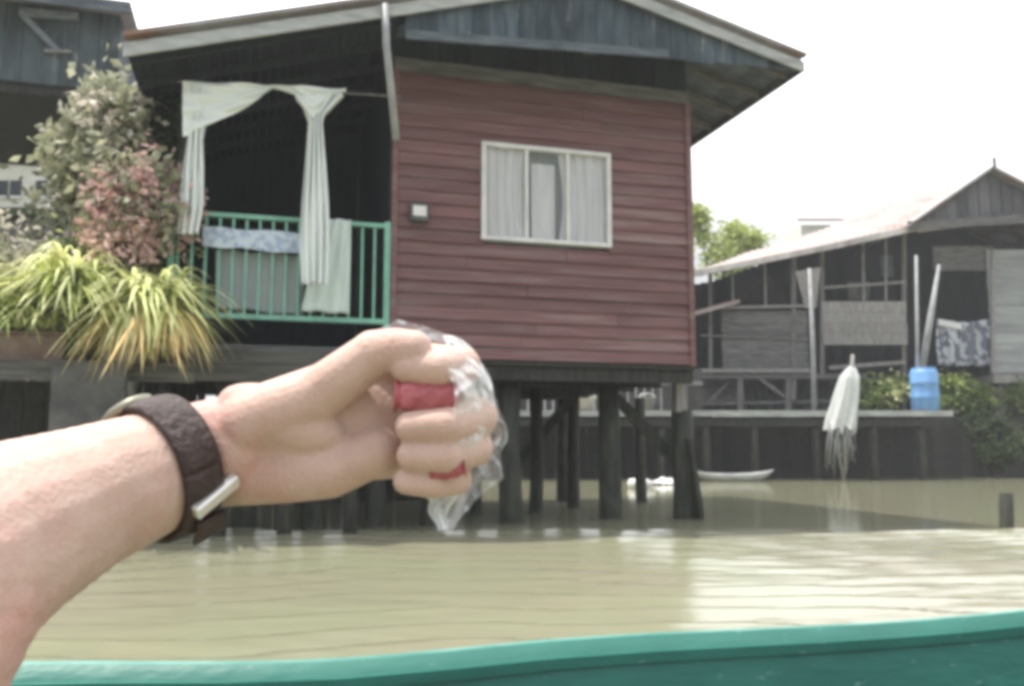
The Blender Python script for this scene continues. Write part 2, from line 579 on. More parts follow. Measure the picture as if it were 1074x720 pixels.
mb.f = [(j*nx + i, j*nx + i + 1, (j + 1)*nx + i + 1, (j + 1)*nx + i) for j in range(len(ys) - 1) for i in range(nx - 1)]
structure(mb.build('water', M['water'], None, True))

# ------------------------------------------------------------------ the red stilt house
ROT = R(16.2)
H0 = at(727, 381, 9.9)
H0.z = 0
hd = Vector((math.cos(ROT), math.sin(ROT), 0))
hn = Vector((-math.sin(ROT), math.cos(ROT), 0))
def F(px, py, wd=0.0):
    """pixel of the photograph -> (u, z) on the house's vertical plane at depth wd behind its front"""
    r = ray(px, py)
    o = Vector((0, 0, EYE)) - (H0 + hn*wd)
    t = -o.dot(hn)/r.dot(hn)
    p = o + r*t
    return p.dot(hd), p.z + 0.0
def FW(px, py, wd=0.0):
    u, z = F(px, py, wd)
    return H0 + hd*u + hn*wd + Vector((0, 0, z))

house = thing('stilt_house', 'red-brown boarded wooden house on dark piles over the water with a green-railed porch', 'house', H0, ROT)
OV = -.75
uL = F(410, 300)[0]
zB = F(727, 382)[1]
u1, z1 = F(680, 0, OV)
u2, z2 = F(840, 65, OV)
u3, z3 = F(130, 46, OV)
u4, z4 = F(405, 6, OV)
sr = (z2 - z1)/(u2 - u1)
sl = (z4 - z3)/(u4 - u3)
ua = ((z1 - sr*u1) - (z4 - sl*u4))/(sl - sr)
za = z1 + sr*(ua - u1)
uPL = F(150, 340)[0] - .2
DEP = 4.2
print('house', uL, zB, 'eave', u2, z2, 'left', u3, z3, 'apex', ua, za, 'slopes', sl, sr, 'porch left', uPL)
def roofz(u):
    return za + (sl if u < ua else sr)*(u - ua)

# siding with the window opening
wu0, wz1 = F(507, 153)
wu1, wz0 = F(637, 258)
zS = F(560, 92)[1]
mb = MB()
z = zB
BH = .135
while z < zS:
    hh = min(BH, zS - z)
    spans = [(uL, wu0, ), (wu1, 0)] if (z + hh > wz0 and z < wz1) else [(uL, 0)]
    for sp in spans:
        a, b = sp[0], sp[1]
        cuts = [a] + ([rnd(a + .5, b - .5)] if b - a > 1.6 and random.random() < .6 else []) + [b]
        for p, q in zip(cuts[:-1], cuts[1:]):
            k = rnd(-.004, .004)
            zz0, zz1 = z - .012, z + hh
            if spans[0][1] == wu0 and False:
                pass
            mb.hexa([(p + .002, -.036 + k, zz0), (q - .002, -.036 + k, zz0), (q - .002, .02, zz0), (p + .002, .02, zz0),
                     (p + .002, -.012 + k, zz1), (q - .002, -.012 + k, zz1), (q - .002, .02, zz1), (p + .002, .02, zz1)])
    z += hh
mb.build('siding', M['siding'], house)
# side, back and partition walls
mb = MB()
zW = min(roofz(0), roofz(uL)) - .02
mb.box((-.05, .03, zB), (0, DEP, roofz(0) - .03))
mb.box((uL, DEP - .05, zB), (-.06, DEP, zW))
mb.build('side_wall', M['siding'], house)
mb = MB()
mb.box((uL - .03, .02, zB), (uL + .03, DEP - .07, roofz(uL) - .03))
mb.hexa([(uPL, DEP - 1.3, zB), (uL - .04, DEP - 1.3, zB), (uL - .04, DEP - 1.25, zB), (uPL, DEP - 1.25, zB),
         (uPL, DEP - 1.3, roofz(uPL) - .02), (uL - .04, DEP - 1.3, roofz(uL - .04) - .02), (uL - .04, DEP - 1.25, roofz(uL - .04) - .02), (uPL, DEP - 1.25, roofz(uPL) - .02)])
mb.box((uPL - .04, .3, zB + .1), (uPL, DEP - 1.3, roofz(uPL) - .03))
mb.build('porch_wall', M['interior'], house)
mb = MB()
mb.box((uL + .06, .05, zS - .05), (-.06, DEP - .07, zS))
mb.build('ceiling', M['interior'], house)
# beam above the siding and the recess over it, its soffit shadow put into dark boards
mb = MB()
zb1 = F(560, 79)[1]
mb.box((uL, -.05, zS), (0, .05, zb1))
mb.build('wall_beam', M['greywood_h'], house)
mb = MB()
planks(mb, uL, 0, .02, zb1, zb1 + .75, .16, .04)
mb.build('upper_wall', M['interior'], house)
# corner boards
mb = MB()
mb.box((-.055, -.05, zB - .03), (.012, .03, zS - .003))
mb.build('corner_board', M['siding'], house)
mb = MB()
mb.box((uL - .01, -.05, zB - .03), (uL + .05, .03, zS - .003))
mb.build('corner_board', M['siding'], house)

# window
win = MB()
fr = .032
yo = -.065
win.box((wu0 - fr, yo, wz0 - fr), (wu0 + .02, .03, wz1 + fr))
win.box((wu1 - .02, yo, wz0 - fr), (wu1 + fr, .03, wz1 + fr))
win.box((wu0 + .02, yo, wz1 - .015), (wu1 - .02, .03, wz1 + fr))
win.box((wu0 + .02, yo, wz0 - fr), (wu1 - .02, .03, wz0 + .015))
wo = win.build('window', M['white'], house, bevel=.006)
wm = (wz1 - wz0)
for k in (1, 2):
    uu = wu0 + (wu1 - wu0)*k/3
    MB().box((uu - .018, -.05, wz0 + .016), (uu + .018, -.025, wz1 - .016)).build('mullion', M['white'], wo)
MB().box((wu0 + .021, -.024, wz0 + .016), (wu1 - .021, -.020, wz1 - .016)).build('pane', film_mat('window_glass', (.55, .58, .6), .06), wo)
def wc(a, b):
    def fn(i, j):
        u = a + (b - a)*i
        pinch = 1 - .10*math.sin(j*math.pi)
        u = (a if a < -1.9 else b) + (u - (a if a < -1.9 else b))*pinch
        return (u, .012 + .018*math.sin(i*26 + j) + .008*math.sin(i*61 + 2*j), wz0 + .0 + (wz1 - wz0)*j)
    return fn
cw = wu1 - wu0
MB().grid(wc(wu0, wu0 + cw*.36), 70, 8).build('curtain', M['wincloth'], wo, True)
MB().grid(wc(wu1 - cw*.40, wu1), 70, 8).build('curtain', M['wincloth'], wo, True)
MB().grid(lambda i, j: (wu0 + cw*(.385 + .19*i), .02 + .01*math.sin(i*14), wz0 + (wz1 - wz0)*(j*.86)), 24, 6).build('curtain', M['wincloth'], wo, True)
MB().box((wu0 - .1, .16, wz0 - .1), (wu1 + .1, .18, wz1 + .1)).build('room_screen', M['greycloth'], wo)

# roof: two corrugated slopes with rafters, purlins, fascia, gable boards
def slope(ua_, ub_, name):
    def fn(i, j):
        u = ua_ + (ub_ - ua_)*j
        wv = OV + .02 + (DEP + .5 - OV)*i
        return (u, wv, roofz(u) + .05 + .012*math.sin(wv*2*math.pi/.13))
    MB().grid(fn, 260, 3).build(name, M['zinc'], house, True, solid=.006)
slope(ua, u2 + .03, 'roof')
slope(ua, u3, 'roof')
mb = MB()
def soff(ua_, ub_):
    n = 26
    for k in range(n):
        a = ua_ + (ub_ - ua_)*k/n
        b = ua_ + (ub_ - ua_)*(k + 1)/n
        a, b = min(a, b), max(a, b)
        zz = rnd(0, .006)
        p = [(a + .003, OV + .03), (b - .003, OV + .03), (b - .003, DEP + .3), (a + .003, DEP + .3)]
        mb.hexa([(x, y, roofz(x) - .015 + zz) for x, y in p] + [(x, y, roofz(x) + .02) for x, y in p])
soff(uL, u2)
mb.build('soffit', M['soffit'], house)
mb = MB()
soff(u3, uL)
mb.build('porch_soffit', M['interior'], house)  # porch half in the darker board colour, painting in its shade
mb = MB()
for k in range(9):
    y = OV + .25 + k*.58
    mb.bar((u2 - .03, y, roofz(u2) - .06), (ua + .03, y, za - .06), .05, .085)
mb.build('rafters', M['greywood_h'], house)
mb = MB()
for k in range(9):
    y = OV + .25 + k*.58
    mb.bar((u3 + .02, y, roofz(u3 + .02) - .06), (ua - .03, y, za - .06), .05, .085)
mb.build('porch_rafters', M['interior'], house)  # same rafters darkened to carry the porch shade
for a, b in ((u2 + .03, ua), (u3, ua)):
    lo = -.13
    sgn = 1 if a > b else -1
    MB().hexa([(b, OV - .03, roofz(b) + lo), (a, OV - .03, roofz(a) + lo*.9), (a, OV, roofz(a) + lo*.9), (b, OV, roofz(b) + lo),
               (b, OV - .03, roofz(b) + .0), (a, OV - .03, roofz(a) + .0), (a, OV, roofz(a) + .0), (b, OV, roofz(b) + .0)] if sgn > 0 else
              [(a, OV - .03, roofz(a) + lo), (b, OV - .03, roofz(b) + lo), (b, OV, roofz(b) + lo), (a, OV, roofz(a) + lo),
               (a, OV - .03, roofz(a) + .0), (b, OV - .03, roofz(b) + .0), (b, OV, roofz(b) + .0), (a, OV, roofz(a) + .0)]).build('fascia', M['fascia'], house, bevel=.005)
    MB().bar((b, OV - .045, roofz(b) + .06), (a, OV - .045, roofz(a) + .06), .07, .04).build('verge_trim', M['zinc'], house)
MB().bar((u2 + .03, OV + .04, z2 - .05), (u2 + .03, DEP + .3, z2 - .05), .03, .11).build('eave_board', M['greywood_h'], house)
mb = MB()
zg = F(415, 38, OV + .05)[1]
zg2 = F(690, 58, OV + .05)[1]
u = uL
while u < u2 - .15:
    uw = rnd(.14, .2)
    b = zg + (zg2 - zg)*(u - uL)/(0 - uL) + rnd(-.015, .015)
    zt0, zt1 = roofz(u) - .02, roofz(u + uw) - .02
    if min(zt0, zt1) > b + .03:
        y0 = OV + .05 + rnd(-.005, .005)
        mb.hexa([(u + .003, y0, b), (u + uw - .003, y0, b), (u + uw - .003, y0 + .025, b), (u + .003, y0 + .025, b),
                 (u + .003, y0, zt0), (u + uw - .003, y0, zt1), (u + uw - .003, y0 + .025, zt1), (u + .003, y0 + .025, zt0)])
    u += uw
mb.build('gable_boards', M['gable'], house)
MB().bar((uL, OV + .035, zg + .02), (F(700, 58, OV + .05)[0], OV + .035, zg2 + .02), .03, .09).build('gable_rail', M['soffit'], house)

# down pipe at the porch corner
a, b = F(403, 8, OV), F(416, 147, OV)
MB().tube([(a[0], OV - .06, a[1]), (a[0] + .02, OV - .05, a[1] - .4), (b[0], OV + .02, b[1])], .038, 10).build('down_pipe', M['pipe'], house, True)
# meter box
a, b = F(428, 234), F(448, 217)
mt = MB().box((a[0], -.12, a[1]), (b[0], -.04, b[1])).build('meter_box', M['concrete'], house, bevel=.012)
MB().box((a[0] + .03, -.128, a[1] + .05), (b[0] - .03, -.121, b[1] - .03)).build('meter_window', M['white'], mt)

# floor, joists, stilts
mb = MB()
mb.box((uL, -.02, zB - .07), (0, DEP, zB - .02))
mb.box((uPL, -.06, zB - .04), (uL - .003, DEP - 1.2, zB + .03))
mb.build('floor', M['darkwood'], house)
mb = MB()
for k in range(6):
    y = .02 + k*.8
    mb.box((uPL, y, zB - .22), (.0, y + .09, zB - .075))
mb.build('floor_beams', M['darkwood'], house)
mb = MB()
mb.box((uPL, -.09, zB - .14), (uL - .02, -.065, zB + .06))
mb.build('porch_edge_board', M['greywood_h'], house)
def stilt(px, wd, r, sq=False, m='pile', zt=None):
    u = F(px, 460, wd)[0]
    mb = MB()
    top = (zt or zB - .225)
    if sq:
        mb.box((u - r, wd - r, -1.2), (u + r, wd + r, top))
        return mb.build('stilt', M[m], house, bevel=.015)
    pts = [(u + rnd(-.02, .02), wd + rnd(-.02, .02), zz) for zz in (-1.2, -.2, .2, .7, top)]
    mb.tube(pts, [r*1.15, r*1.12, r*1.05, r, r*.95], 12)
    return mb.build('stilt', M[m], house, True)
def brace(pa, za_, pb, zb_, wd):
    a, b = F(pa, 460, wd)[0], F(pb, 460, wd)[0]
    MB().bar((a, wd, za_), (b, wd, zb_), .05, .12).build('brace', M['pile'], house)
brace(640, 1.45, 716, .55, .62)
brace(535, .5, 602, 1.45, 1.9)
brace(722, .9, 735, -.2, .18)
stilt(640, .55, .125)
stilt(716, .35, .13, zt=1.22)
stilt(562, 1.6, .08)
stilt(602, 2.2, .08)
stilt(535, .3, .12)
stilt(497, 1.9, .10)
stilt(455, .3, .12)
stilt(395, .3, .10)
stilt(330, .4, .11)
stilt(260, .4, .11)
stilt(672, 3.0, .08)
stilt(590, 3.6, .09)
u = F(713, 400, .3)[0]
MB().box((u - .07, .25, 1.2), (u + .07, .39, zB - .02)).build('corner_post', M['palewood'], house, bevel=.01)

# porch railing
rail = MB()
uR0, zR0 = F(182, 219)
uR1, zR1 = F(403, 238)
zR = (zR0 + zR1)/2
zr = F(300, 334)[1]
print('rail', zR0, zR1, zr, zB)
yR = -.03
rail.box((uR0, yR - .03, zR - .045), (uL - .02, yR + .03, zR))
rr = rail.build('railing', M['mint'], house, bevel=.006)
MB().box((uR0, yR - .03, zr - .03), (uL - .02, yR + .03, zr + .02)).build('bottom_rail', M['mint'], rr)
u = uR0 + .06
k = 0
while u < uL - .05:
    MB().box((u - .012, yR - .012, zr + .021), (u + .012, yR + .012, zR - .046)).build('baluster', M['mint'], rr)
    u += .125
for u in (uR0 + .0, uL - .05):
    MB().box((u - .03, yR - .028, zr - .2), (u + .03, yR + .028, zR + .02)).build('railing_post', M['mint'], rr)
MB().box((F(186, 300)[0] - .05, .06, zB), (F(186, 300)[0] + .05, .16, roofz(F(186, 300)[0]) - .03)).build('porch_post', M['darkwood'], house)

# ------------------------------------------------------------------ swag curtain and washing on the porch
WC = -.28
hT = house.matrix_basis
cur = thing('porch_curtain', 'white swag curtain tied back at both sides of the dark porch opening', 'curtain', H0, ROT)
def curve_tail(cols, name, folds=5, amp=.035):
    """cols: list of (py, left px, right px) from top to bottom"""
    def fn(i, j):
        f = j*(len(cols) - 1)
        k = min(int(f), len(cols) - 2)
        t = f - k
        t = t*t*(3 - 2*t)
        py = cols[k][0]*(1 - t) + cols[k + 1][0]*t
        l = cols[k][1]*(1 - t) + cols[k + 1][1]*t
        r = cols[k][2]*(1 - t) + cols[k + 1][2]*t
        px = l + (r - l)*i
        u, z = F(px, py, WC)
        return (u, WC - .05 + amp*math.sin(i*folds*2*math.pi + .6*math.sin(j*5)) + .01*math.sin(i*31 + j*9), z + .012*math.sin(i*17))
    MB().grid(fn, 60, 36).build(name, M['whitecloth'], cur, True, solid=.004)
curve_tail([(90, 192, 214), (130, 196, 216), (148, 197, 213), (180, 192, 214), (215, 189, 214), (247, 187, 208)], 'curtain_tail', 3)
curve_tail([(102, 312, 360), (122, 320, 340), (130, 323, 338), (170, 320, 341), (215, 316, 344), (262, 314, 345), (300, 316, 343)], 'curtain_tail', 4)
def swag(i, j):
    # upper edge from (192,88) to (362,97); the lower edge sags deep on the left and lifts in the middle
    x = 192 + 170*i
    top = 88 + 8*i
    if i < .55:
        t = i/.55
        low = 142 - 46*(t**1.5) if t > .12 else 146 - 30*abs(t - .02)
    elif i < .7:
        t = (i - .55)/.15
        low = 96 + 7*t
    else:
        t = (i - .7)/.3
        low = 103 + 24*max(0, 1 - abs(t - .32)/.4) if t < .75 else 104 - (t - .75)*20
    py = top + (low - top)*j
    u, z = F(x, py, WC)
    return (u, WC - .07 + .02*math.sin(j*9 + i*14) + .015*math.sin(j*22 - i*20), z)
MB().grid(swag, 90, 24).build('swag', M['whitecloth'], cur, True, solid=.004)
a, b = F(186, 87, WC), F(368, 97, WC)
MB().tube([(a[0], WC, a[1] + .01), (uL + .05, WC, b[1] + .01)], .012, 8).build('curtain_rod', M['greywood'], cur)

def cloth(name, label, quad, wd, m, cat, folds=4, amp=.02, nu=50):
    """quad: px of tl, tr, br, bl"""
    o0 = FW(*quad[0], wd)
    def fn(i, j):
        a = Vector(quad[0])*(1 - i) + Vector(quad[1])*i
        b = Vector(quad[3])*(1 - i) + Vector(quad[2])*i
        p = a*(1 - j) + b*j
        q = FW(p.x, p.y, wd) + hn*amp*(math.sin(i*folds*6.28 + 1.3*j)*.7*(.4 + .6*j) + .4*math.sin(i*23 + 3*j))
        q.z += .008*math.sin(i*13 + j*3)
        return q - o0
    o = MB().grid(fn, nu, 24).build(name, m, None, True, solid=.006)
    o.location = o0
    return tag(o, label, cat)
cloth('towel', 'pale blue patterned towel spread along the porch rail', [(212, 238), (336, 246), (334, 268), (212, 258)], -.075, M['bluecloth'], 'towel', 5, .015)
cloth('hanging_cloth', 'plain grey cloth hanging behind the green porch bars below the blue towel', [(226, 262), (320, 268), (318, 332), (226, 322)], .03, M['greycloth'], 'cloth', 3, .015)
cloth('hanging_sheet', 'pale greenish-white sheet hung over the rail beside the right curtain tail', [(338, 229), (368, 231), (366, 330), (316, 326)], -.085, M['palecloth'], 'sheet', 2, .02)

# ------------------------------------------------------------------ left jetty with planters
jy = -.55
def FJ(px, py):
    return F(px, py, jy)
ja = FJ(-90, 385)[0]
jb = FJ(408, 385)[0]
zJ = FJ(120, 381)[1]
zJ2 = FJ(300, 369)[1]
jet = thing('wooden_jetty', 'grey plank jetty on dark posts carrying the potted plants left of the house', 'jetty', H0, ROT)
mb = MB()
u = ja
while u < jb:
    mb.box((u + .004, jy + .02, zJ - .04 + rnd(-.003, .003)), (u + .146, jy + 1.9 if u < uPL - .2 else jy + .44, zJ))
    u += .15
mb.build('deck', M['greywood'], jet)
um = FJ(205, 385)[0]
MB().box((ja, jy - .015, zJ - .16), (um, jy + .015, zJ + .006)).build('edge_board', M['greywood_h'], jet)
mb = MB()
planks(mb, um + .003, jb, jy - .02, FJ(300, 402)[1], zJ2, .16, .035, False)
mb.build('edge_board', M['darkgrey_h'], jet)
for px in (-30, 62, 168, 235, 300, 372):
    u = FJ(px, 420)[0]
    MB().tube([(u, jy + .12, -1), (u + rnd(-.03, .03), jy + .12, .5), (u, jy + .12, zJ - .045)], .07, 10).build('post', M['pile'], jet, True)
for px in (20, 110):
    u = FJ(px, 420)[0]
    MB().tube([(u, jy + 1.7, -1), (u, jy + 1.7, zJ - .045)], .07, 10).build('post', M['pile'], jet, True)
mb = MB()
planks(mb, ja, um, jy + 1.95, -.2, zJ - .05, .2, .03)
mb.build('back_boards', M['darkwood'], jet)
mb = MB()  # dark boards added to keep bright sky out of the water's reflection
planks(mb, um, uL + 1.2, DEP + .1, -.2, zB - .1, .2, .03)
mb.build('sky_screen_boards', M['darkwood'], house)

def JW(px, dy, z=None):
    """a point on the jetty deck"""
    u = F(px, 381, jy + dy)[0]
    return H0 + hd*u + hn*(jy + dy) + Vector((0, 0, (z if z is not None else zJ)))

# concrete pillar
p = JW(96, -.1, 0)
o = MB().box((-.28, -.09, -1), (.30, .06, zJ - .0)).build('concrete_pillar', M['concrete'], None, bevel=.02)
o.location = p - hn*.06
o.rotation_euler = (0, 0, ROT)
tag(o, 'stained grey concrete pillar standing in front of the jetty under the white pot', 'pillar')

def planter(name, label, px, dy, w_, d_, h_, m, cat):
    p = JW(px, dy)
    t = thing(name, label, cat, p, ROT)
    mb = MB()
    mb.hexa([(-w_/2*.9, -d_/2*.9, .002), (w_/2*.9, -d_/2*.9, .002), (w_/2*.9, d_/2*.9, .002), (-w_/2*.9, d_/2*.9, .002),
             (-w_/2, -d_/2, h_), (w_/2, -d_/2, h_), (w_/2, d_/2, h_), (-w_/2, d_/2, h_)])
    mb.build('pot_body', m, t, bevel=.015)
    MB().box((-w_/2 - .015, -d_/2 - .015, h_ + .002), (w_/2 + .015, d_/2 + .015, h_ + .03)).build('rim', m, t, bevel=.008)
    return t
planter('planter_trough', 'long dusty pink planter trough at the left end of the jetty', 22, .25, .78, .3, .24, M['terracotta'], 'planter')
planter('flower_pot', 'small white square pot on the jetty above the concrete pillar', 128, .2, .31, .26, .17, M['white'], 'pot')
planter('flower_pot', 'terracotta pot hidden under orange-tipped leaves beside the white pot', 165, .5, .4, .3, .25, M['terracotta'], 'pot')

# ------------------------------------------------------------------ plants on and behind the jetty
def spray(name, label, px, py, dy, parts, cat='plant', group=None):
    """parts: list of (child name, material, n, length, width, spread, rise, azimuth)"""
    u, z = F(px, py, jy + dy)
    p = H0 + hd*u + hn*(jy + dy) + Vector((0, 0, z))
    t = thing(name, label, cat, p, ROT, group)
    for nm, m, n, L, wd_, sp, ri, az in parts:
        blades(MB_ := MB(), (0, 0, 0), n, L, wd_, sp, ri, az).build(nm, M[m], t, True)
    return t
def stems(t, zlow, n=6, r=.012):
    mb = MB()
    for _ in range(n):
        mb.tube([(rnd(-.06, .06), rnd(-.06, .06), zlow), (rnd(-.05, .05), rnd(-.05, .05), zlow*.5), (rnd(-.1, .1), rnd(-.1, .1), .02)], r, 6)
    mb.build('stem', M['leaf_mid'], t, True)
t = spray('strap_leaf_plant', 'bright yellow-green arching strap-leaf plant in the middle of the jetty', 74, 325, .12,
          [('leaf_clump', 'leaf_yellow', 380, .9, .065, .2, 1.7, None), ('leaf_clump', 'leaf_lime', 200, .8, .06, .2, 1.5, None)])
stems(t, -.42)
t = spray('strap_leaf_plant', 'yellow and orange drooping strap-leaf plant spilling over the jetty edge next to the porch', 158, 330, -.02,
          [('leaf_clump', 'leaf_yellow', 400, .80, .065, .2, 1.5, None), ('leaf_clump', 'leaf_orange', 230, .66, .065, .24, (.7, .75), R(-95)), ('leaf_clump', 'leaf_yellow', 200, .62, .06, .24, (.7, .6), R(-60))])
stems(t, -.42)
t = spray('strap_leaf_plant', 'pale green loose strap-leaf plant in the pink trough at the left edge', 18, 345, .2,
          [('leaf_clump', 'leaf_mid', 110, .75, .05, .28, 1.3, None), ('leaf_clump', 'leaf_yellow', 260, .75, .06, .28, 1.3, None)])
stems(t, -.14)

def shrub(name, label, px, py, dy, rad, sets, cat='shrub', base=None):
    u, z = F(px, py, jy + dy)
    b = zJ if base is None else base
    p = H0 + hd*u + hn*(jy + dy)
    t = thing(name, label, cat, p + Vector((0, 0, b)), ROT)
    mb = MB()
    zc = z - b
    for _ in range(9):
        q = Vector((rnd(-.7, .7)*rad[0], rnd(-.7, .7)*rad[1], zc + rnd(-.3, .7)*rad[2]))
        mb.tube([(rnd(-.05, .05), rnd(-.05, .05), 0), q*.5 + Vector((rnd(-.1, .1), 0, 0)), q], [.022, .014, .005], 6)
    mb.build('stem', M['bark'], t, True)
    for nm, m, n, sz, sc, cl in sets:
        leaves(MB_ := MB(), (0, 0, zc), Vector(rad)*sc, n, sz, cl, .42, aspect=.6).build(nm, M[m], t)
    return t
shrub('bougainvillea', 'dusty pink flowering bougainvillea beside the left end of the porch', 144, 215, .3, (.46, .4, .62),
      [('foliage', 'leaf_grey', 1000, .11, .95, 16), ('blossom', 'petal_pink', 3600, .085, 1.08, 22)])
shrub('flowering_shrub', 'tall shrub with cream flowers under the raised grey shed', 108, 160, .9, (.5, .4, .75),
      [('foliage', 'leaf_grey', 3200, .13, 1, 20), ('blossom', 'petal_white', 1700, .10, .95, 20)])
shrub('green_shrub', 'leafy yellow-green shrub between the bougainvillea and the arching plants', 120, 275, .75, (.62, .4, .42),
      [('foliage', 'leaf_mid', 1600, .1, 1, 14), ('pale_foliage', 'leaf_yellow', 2200, .09, 1, 14)])
shrub('green_shrub', 'grey-green shrub with pale leaf tips below the cream cottage', 22, 280, .95, (.6, .4, .5),
      [('foliage', 'leaf_grey', 2400, .1, 1, 16), ('pale_foliage', 'petal_white', 900, .09, .95, 14)])
shrub('dark_shrub', 'dark green shrub in the shade at the porch corner behind the pink flowers', 178, 160, 1.3, (.3, .4, .9),
      [('foliage', 'leaf_dark', 2200, .1, 1, 16)])

# trees behind
tree('dusty_tree', 'dusty grey-green tree under the raised grey shed', at(110, 465, 12.2)*Vector((1, 1, 0)) if False else Vector((at(110, 465, 12.2).x, 12.2, .6)), 4.6, .12,
     [((-.3, 0, 3.0), (1.1, .7, 1.0)), ((.6, .2, 2.2), (.9, .7, .9)), ((-.8, .1, 1.7), (1., .7, .9))], M['leaf_grey'], 6500, .14)
tree('dusty_tree', 'dark green broad tree behind the jetty at the left edge', Vector((at(20, 465, 13.5).x, 13.5, .6)), 5, .13,
     [((.3, 0, 2.3), (1.3, .7, 1.0)), ((-.9, .2, 2.0), (1.1, .7, 1.1)), ((1.2, .3, 1.6), (.9, .6, .9))], M['leaf_dark'], 6000, .15)
tree('lime_tree', 'sunlit lime-green tree rising between the red house and the grey house roof', Vector((at(768, 465, 30).x, 30, .9)), 9.0, .16,
     [((-.2, 0, 6.3), (1.0, .8, 1.1)), ((.5, .1, 6.9), (.8, .7, .8)), ((-.9, .1, 7.3), (.5, .5, .8))], M['leaf_lime'], 3600, .2)

# ------------------------------------------------------------------ cream cottage far left
cY = 17.5
c0 = at(-70, 219, cY)
c1 = at(52, 166, cY)
cot = thing('white_cottage', 'small cream two-storey cottage with white roof seen under the grey shed', 'house', (c0.x, cY, .7), 0)
cw_ = c1.x - c0.x
ch = c1.z - .7
zb = c0.z - .7
mb = MB()
mb.box((0, 0, zb), (cw_, 3, ch))
mb.build('wall', M['cottage'], cot)
mb = MB()
mb.box((0.05, .1, -.5), (cw_ - .1, 3, zb - .18))
mb.build('lower_wall', M['greywood_h'], cot)
MB().box((-.1, -.15, zb - .17), (cw_ + .05, .2, zb - .01)).build('floor_band', M['leaf_dark'], cot)
for px in (3, 17, 44):
    x = at(px, 195, cY).x - c0.x
    z0 = at(px, 206, cY).z - .7
    z1_ = at(px, 190, cY).z - .7
    wv = MB().box((x - .11, -.03, z0), (x + .11, .02, z1_)).build('window', M['darkglass'], cot)
    MB().box((x - .15, -.05, z0 - .05), (x + .15, -.028, z0 - .005)).build('sill', M['white'], wv)
zt = at(20, 128, cY).z - .7
xr = cw_ - .25
MB().add([(-.5, -.35, ch + .25), (xr - .2, -.35, ch + .25), (-.5 + 0, 1.4, zt + .9), (xr - 1.4, 1.4, zt + .9),
          (-.5, -.35, ch + .17), (xr - .2, -.35, ch + .17), (-.5, 1.4, zt + .8), (xr - 1.4, 1.4, zt + .8)],
         [(0, 1, 3, 2), (4, 6, 7, 5), (0, 4, 5, 1), (1, 5, 7, 3), (2, 3, 7, 6), (0, 2, 6, 4)]).build('roof', M['white'], cot)
MB().box((-.3, -.2, ch), (cw_ - .12, .1, ch + .16)).build('eave_board', M['darkwood'], cot)

# ------------------------------------------------------------------ raised grey shed, upper left
sw = 2.3
sA = F(-160, 50, sw)[0]
sB, zs0 = F(122, 96, sw)
zs1 = F(128, 12, sw)[1]
shed = thing('raised_shed', 'dark blue-grey boarded shed raised on posts at the upper left', 'shed', H0, ROT)
mb = MB()
planks(mb, sA, sB, sw, zs0, zs1, .2, .04)
mb.box((sA, sw + .06, zs0), (sA + .05, 5.4, zs1))
mb.box((sB - .05, sw + .06, zs0), (sB, 5.4, zs1))
mb.build('wall', mat('blue_grey_shed_board', (.12, .15, .17), .8, (.055, .07, .075), 1.6, (3, 3, 1), .3, 12, island=.3, stain=(.25, .27, .29), stain_scale=1.5, stain_lo=.6, stain_hi=.7), shed)
MB().box((sA, sw + .05, zs0 - .12), (sB + .02, 5.4, zs0 - .005)).build('floor', M['darkwood'], shed)
ue, ze = F(137, 9, sw - .35)
MB().grid(lambda i, j: (sA - .2 + (ue - sA + .2)*j, sw - .38 + 4.9*i, ze + .06 + .06*i + .012*math.sin(i*4.9*48)), 220, 2).build('roof', M['zinc'], shed, True, solid=.006)
MB().box((sA - .2, sw - .39, ze - .08), (ue, sw - .36, ze + .04)).build('fascia', M['soffit'], shed)
a = F(22, 14, sw - .1)
b = F(60, 52, sw - .1)
MB().bar((a[0], sw - .08, a[1]), (b[0], sw - .05, b[1]), .07, .06).build('brace', M['fascia2'], shed)
a, b = F(20, 13, sw - .1), F(82, 17, sw - .1)
MB().bar((a[0], sw - .09, a[1]), (b[0], sw - .09, b[1]), .05, .10).build('brace', M['fascia2'], shed)
a, b = F(48, 56, sw), F(76, 57, sw)
MB().bar((a[0], sw - .06, a[1]), (b[0], sw - .06, b[1]), .05, .03).build('ledge', M['palewood'], shed)
for px, wd_ in ((87, 2.6), (-30, 2.6), (66, 4.4)):
    u = F(px, 200, wd_)[0]
    MB().tube([(u, wd_, -1), (u + .02, wd_, 2), (u, wd_, zs0 - .125)], .075, 10).build('post', M['bark'], shed, True)

# ------------------------------------------------------------------ boardwalk on the far bank
bwY = 20.6
zD = at(800, 431, bwY).z
bx0 = at(470, 431, bwY).x
bx1 = at(1000, 431, bwY).x
bw = thing('boardwalk', 'long weathered boardwalk on dark piles in front of the grey house', 'boardwalk', ((bx0 + bx1)/2, bwY, 0))
cx = (bx0 + bx1)/2
mb = MB()
x = bx0
while x < bx1:
    mb.box((x + .005 - cx, .04, zD - .05 + rnd(-.004, .004)), (x + .17 - cx, 1.5, zD + rnd(-.004, .004)))
    x += .18
mb.build('deck', M['greywood'], bw)
mb = MB()
x = bx0
while x < bx1:
    x2_ = min(x + rnd(2.5, 4), bx1)
    mb.box((x - cx, 0, zD - .13 + rnd(-.012, .012)), (x2_ - cx - .01, .035, zD + .01 + rnd(-.012, .012)))
    x = x2_
mb.build('edge_board', mat('bleached_edge_board', (.42, .44, .42), .85, (.24, .25, .24), 3, (.7, 5, 5), .3, 12, island=.2), bw)
mb = MB()
mb.box((bx0 - cx, .05, zD - .36), (bx1 - cx, .11, zD - .2))
mb.box((bx0 - cx, 1.35, zD - .36), (bx1 - cx, 1.42, zD - .06))
mb.build('bearer', M['darkwood'], bw)
mb = MB()
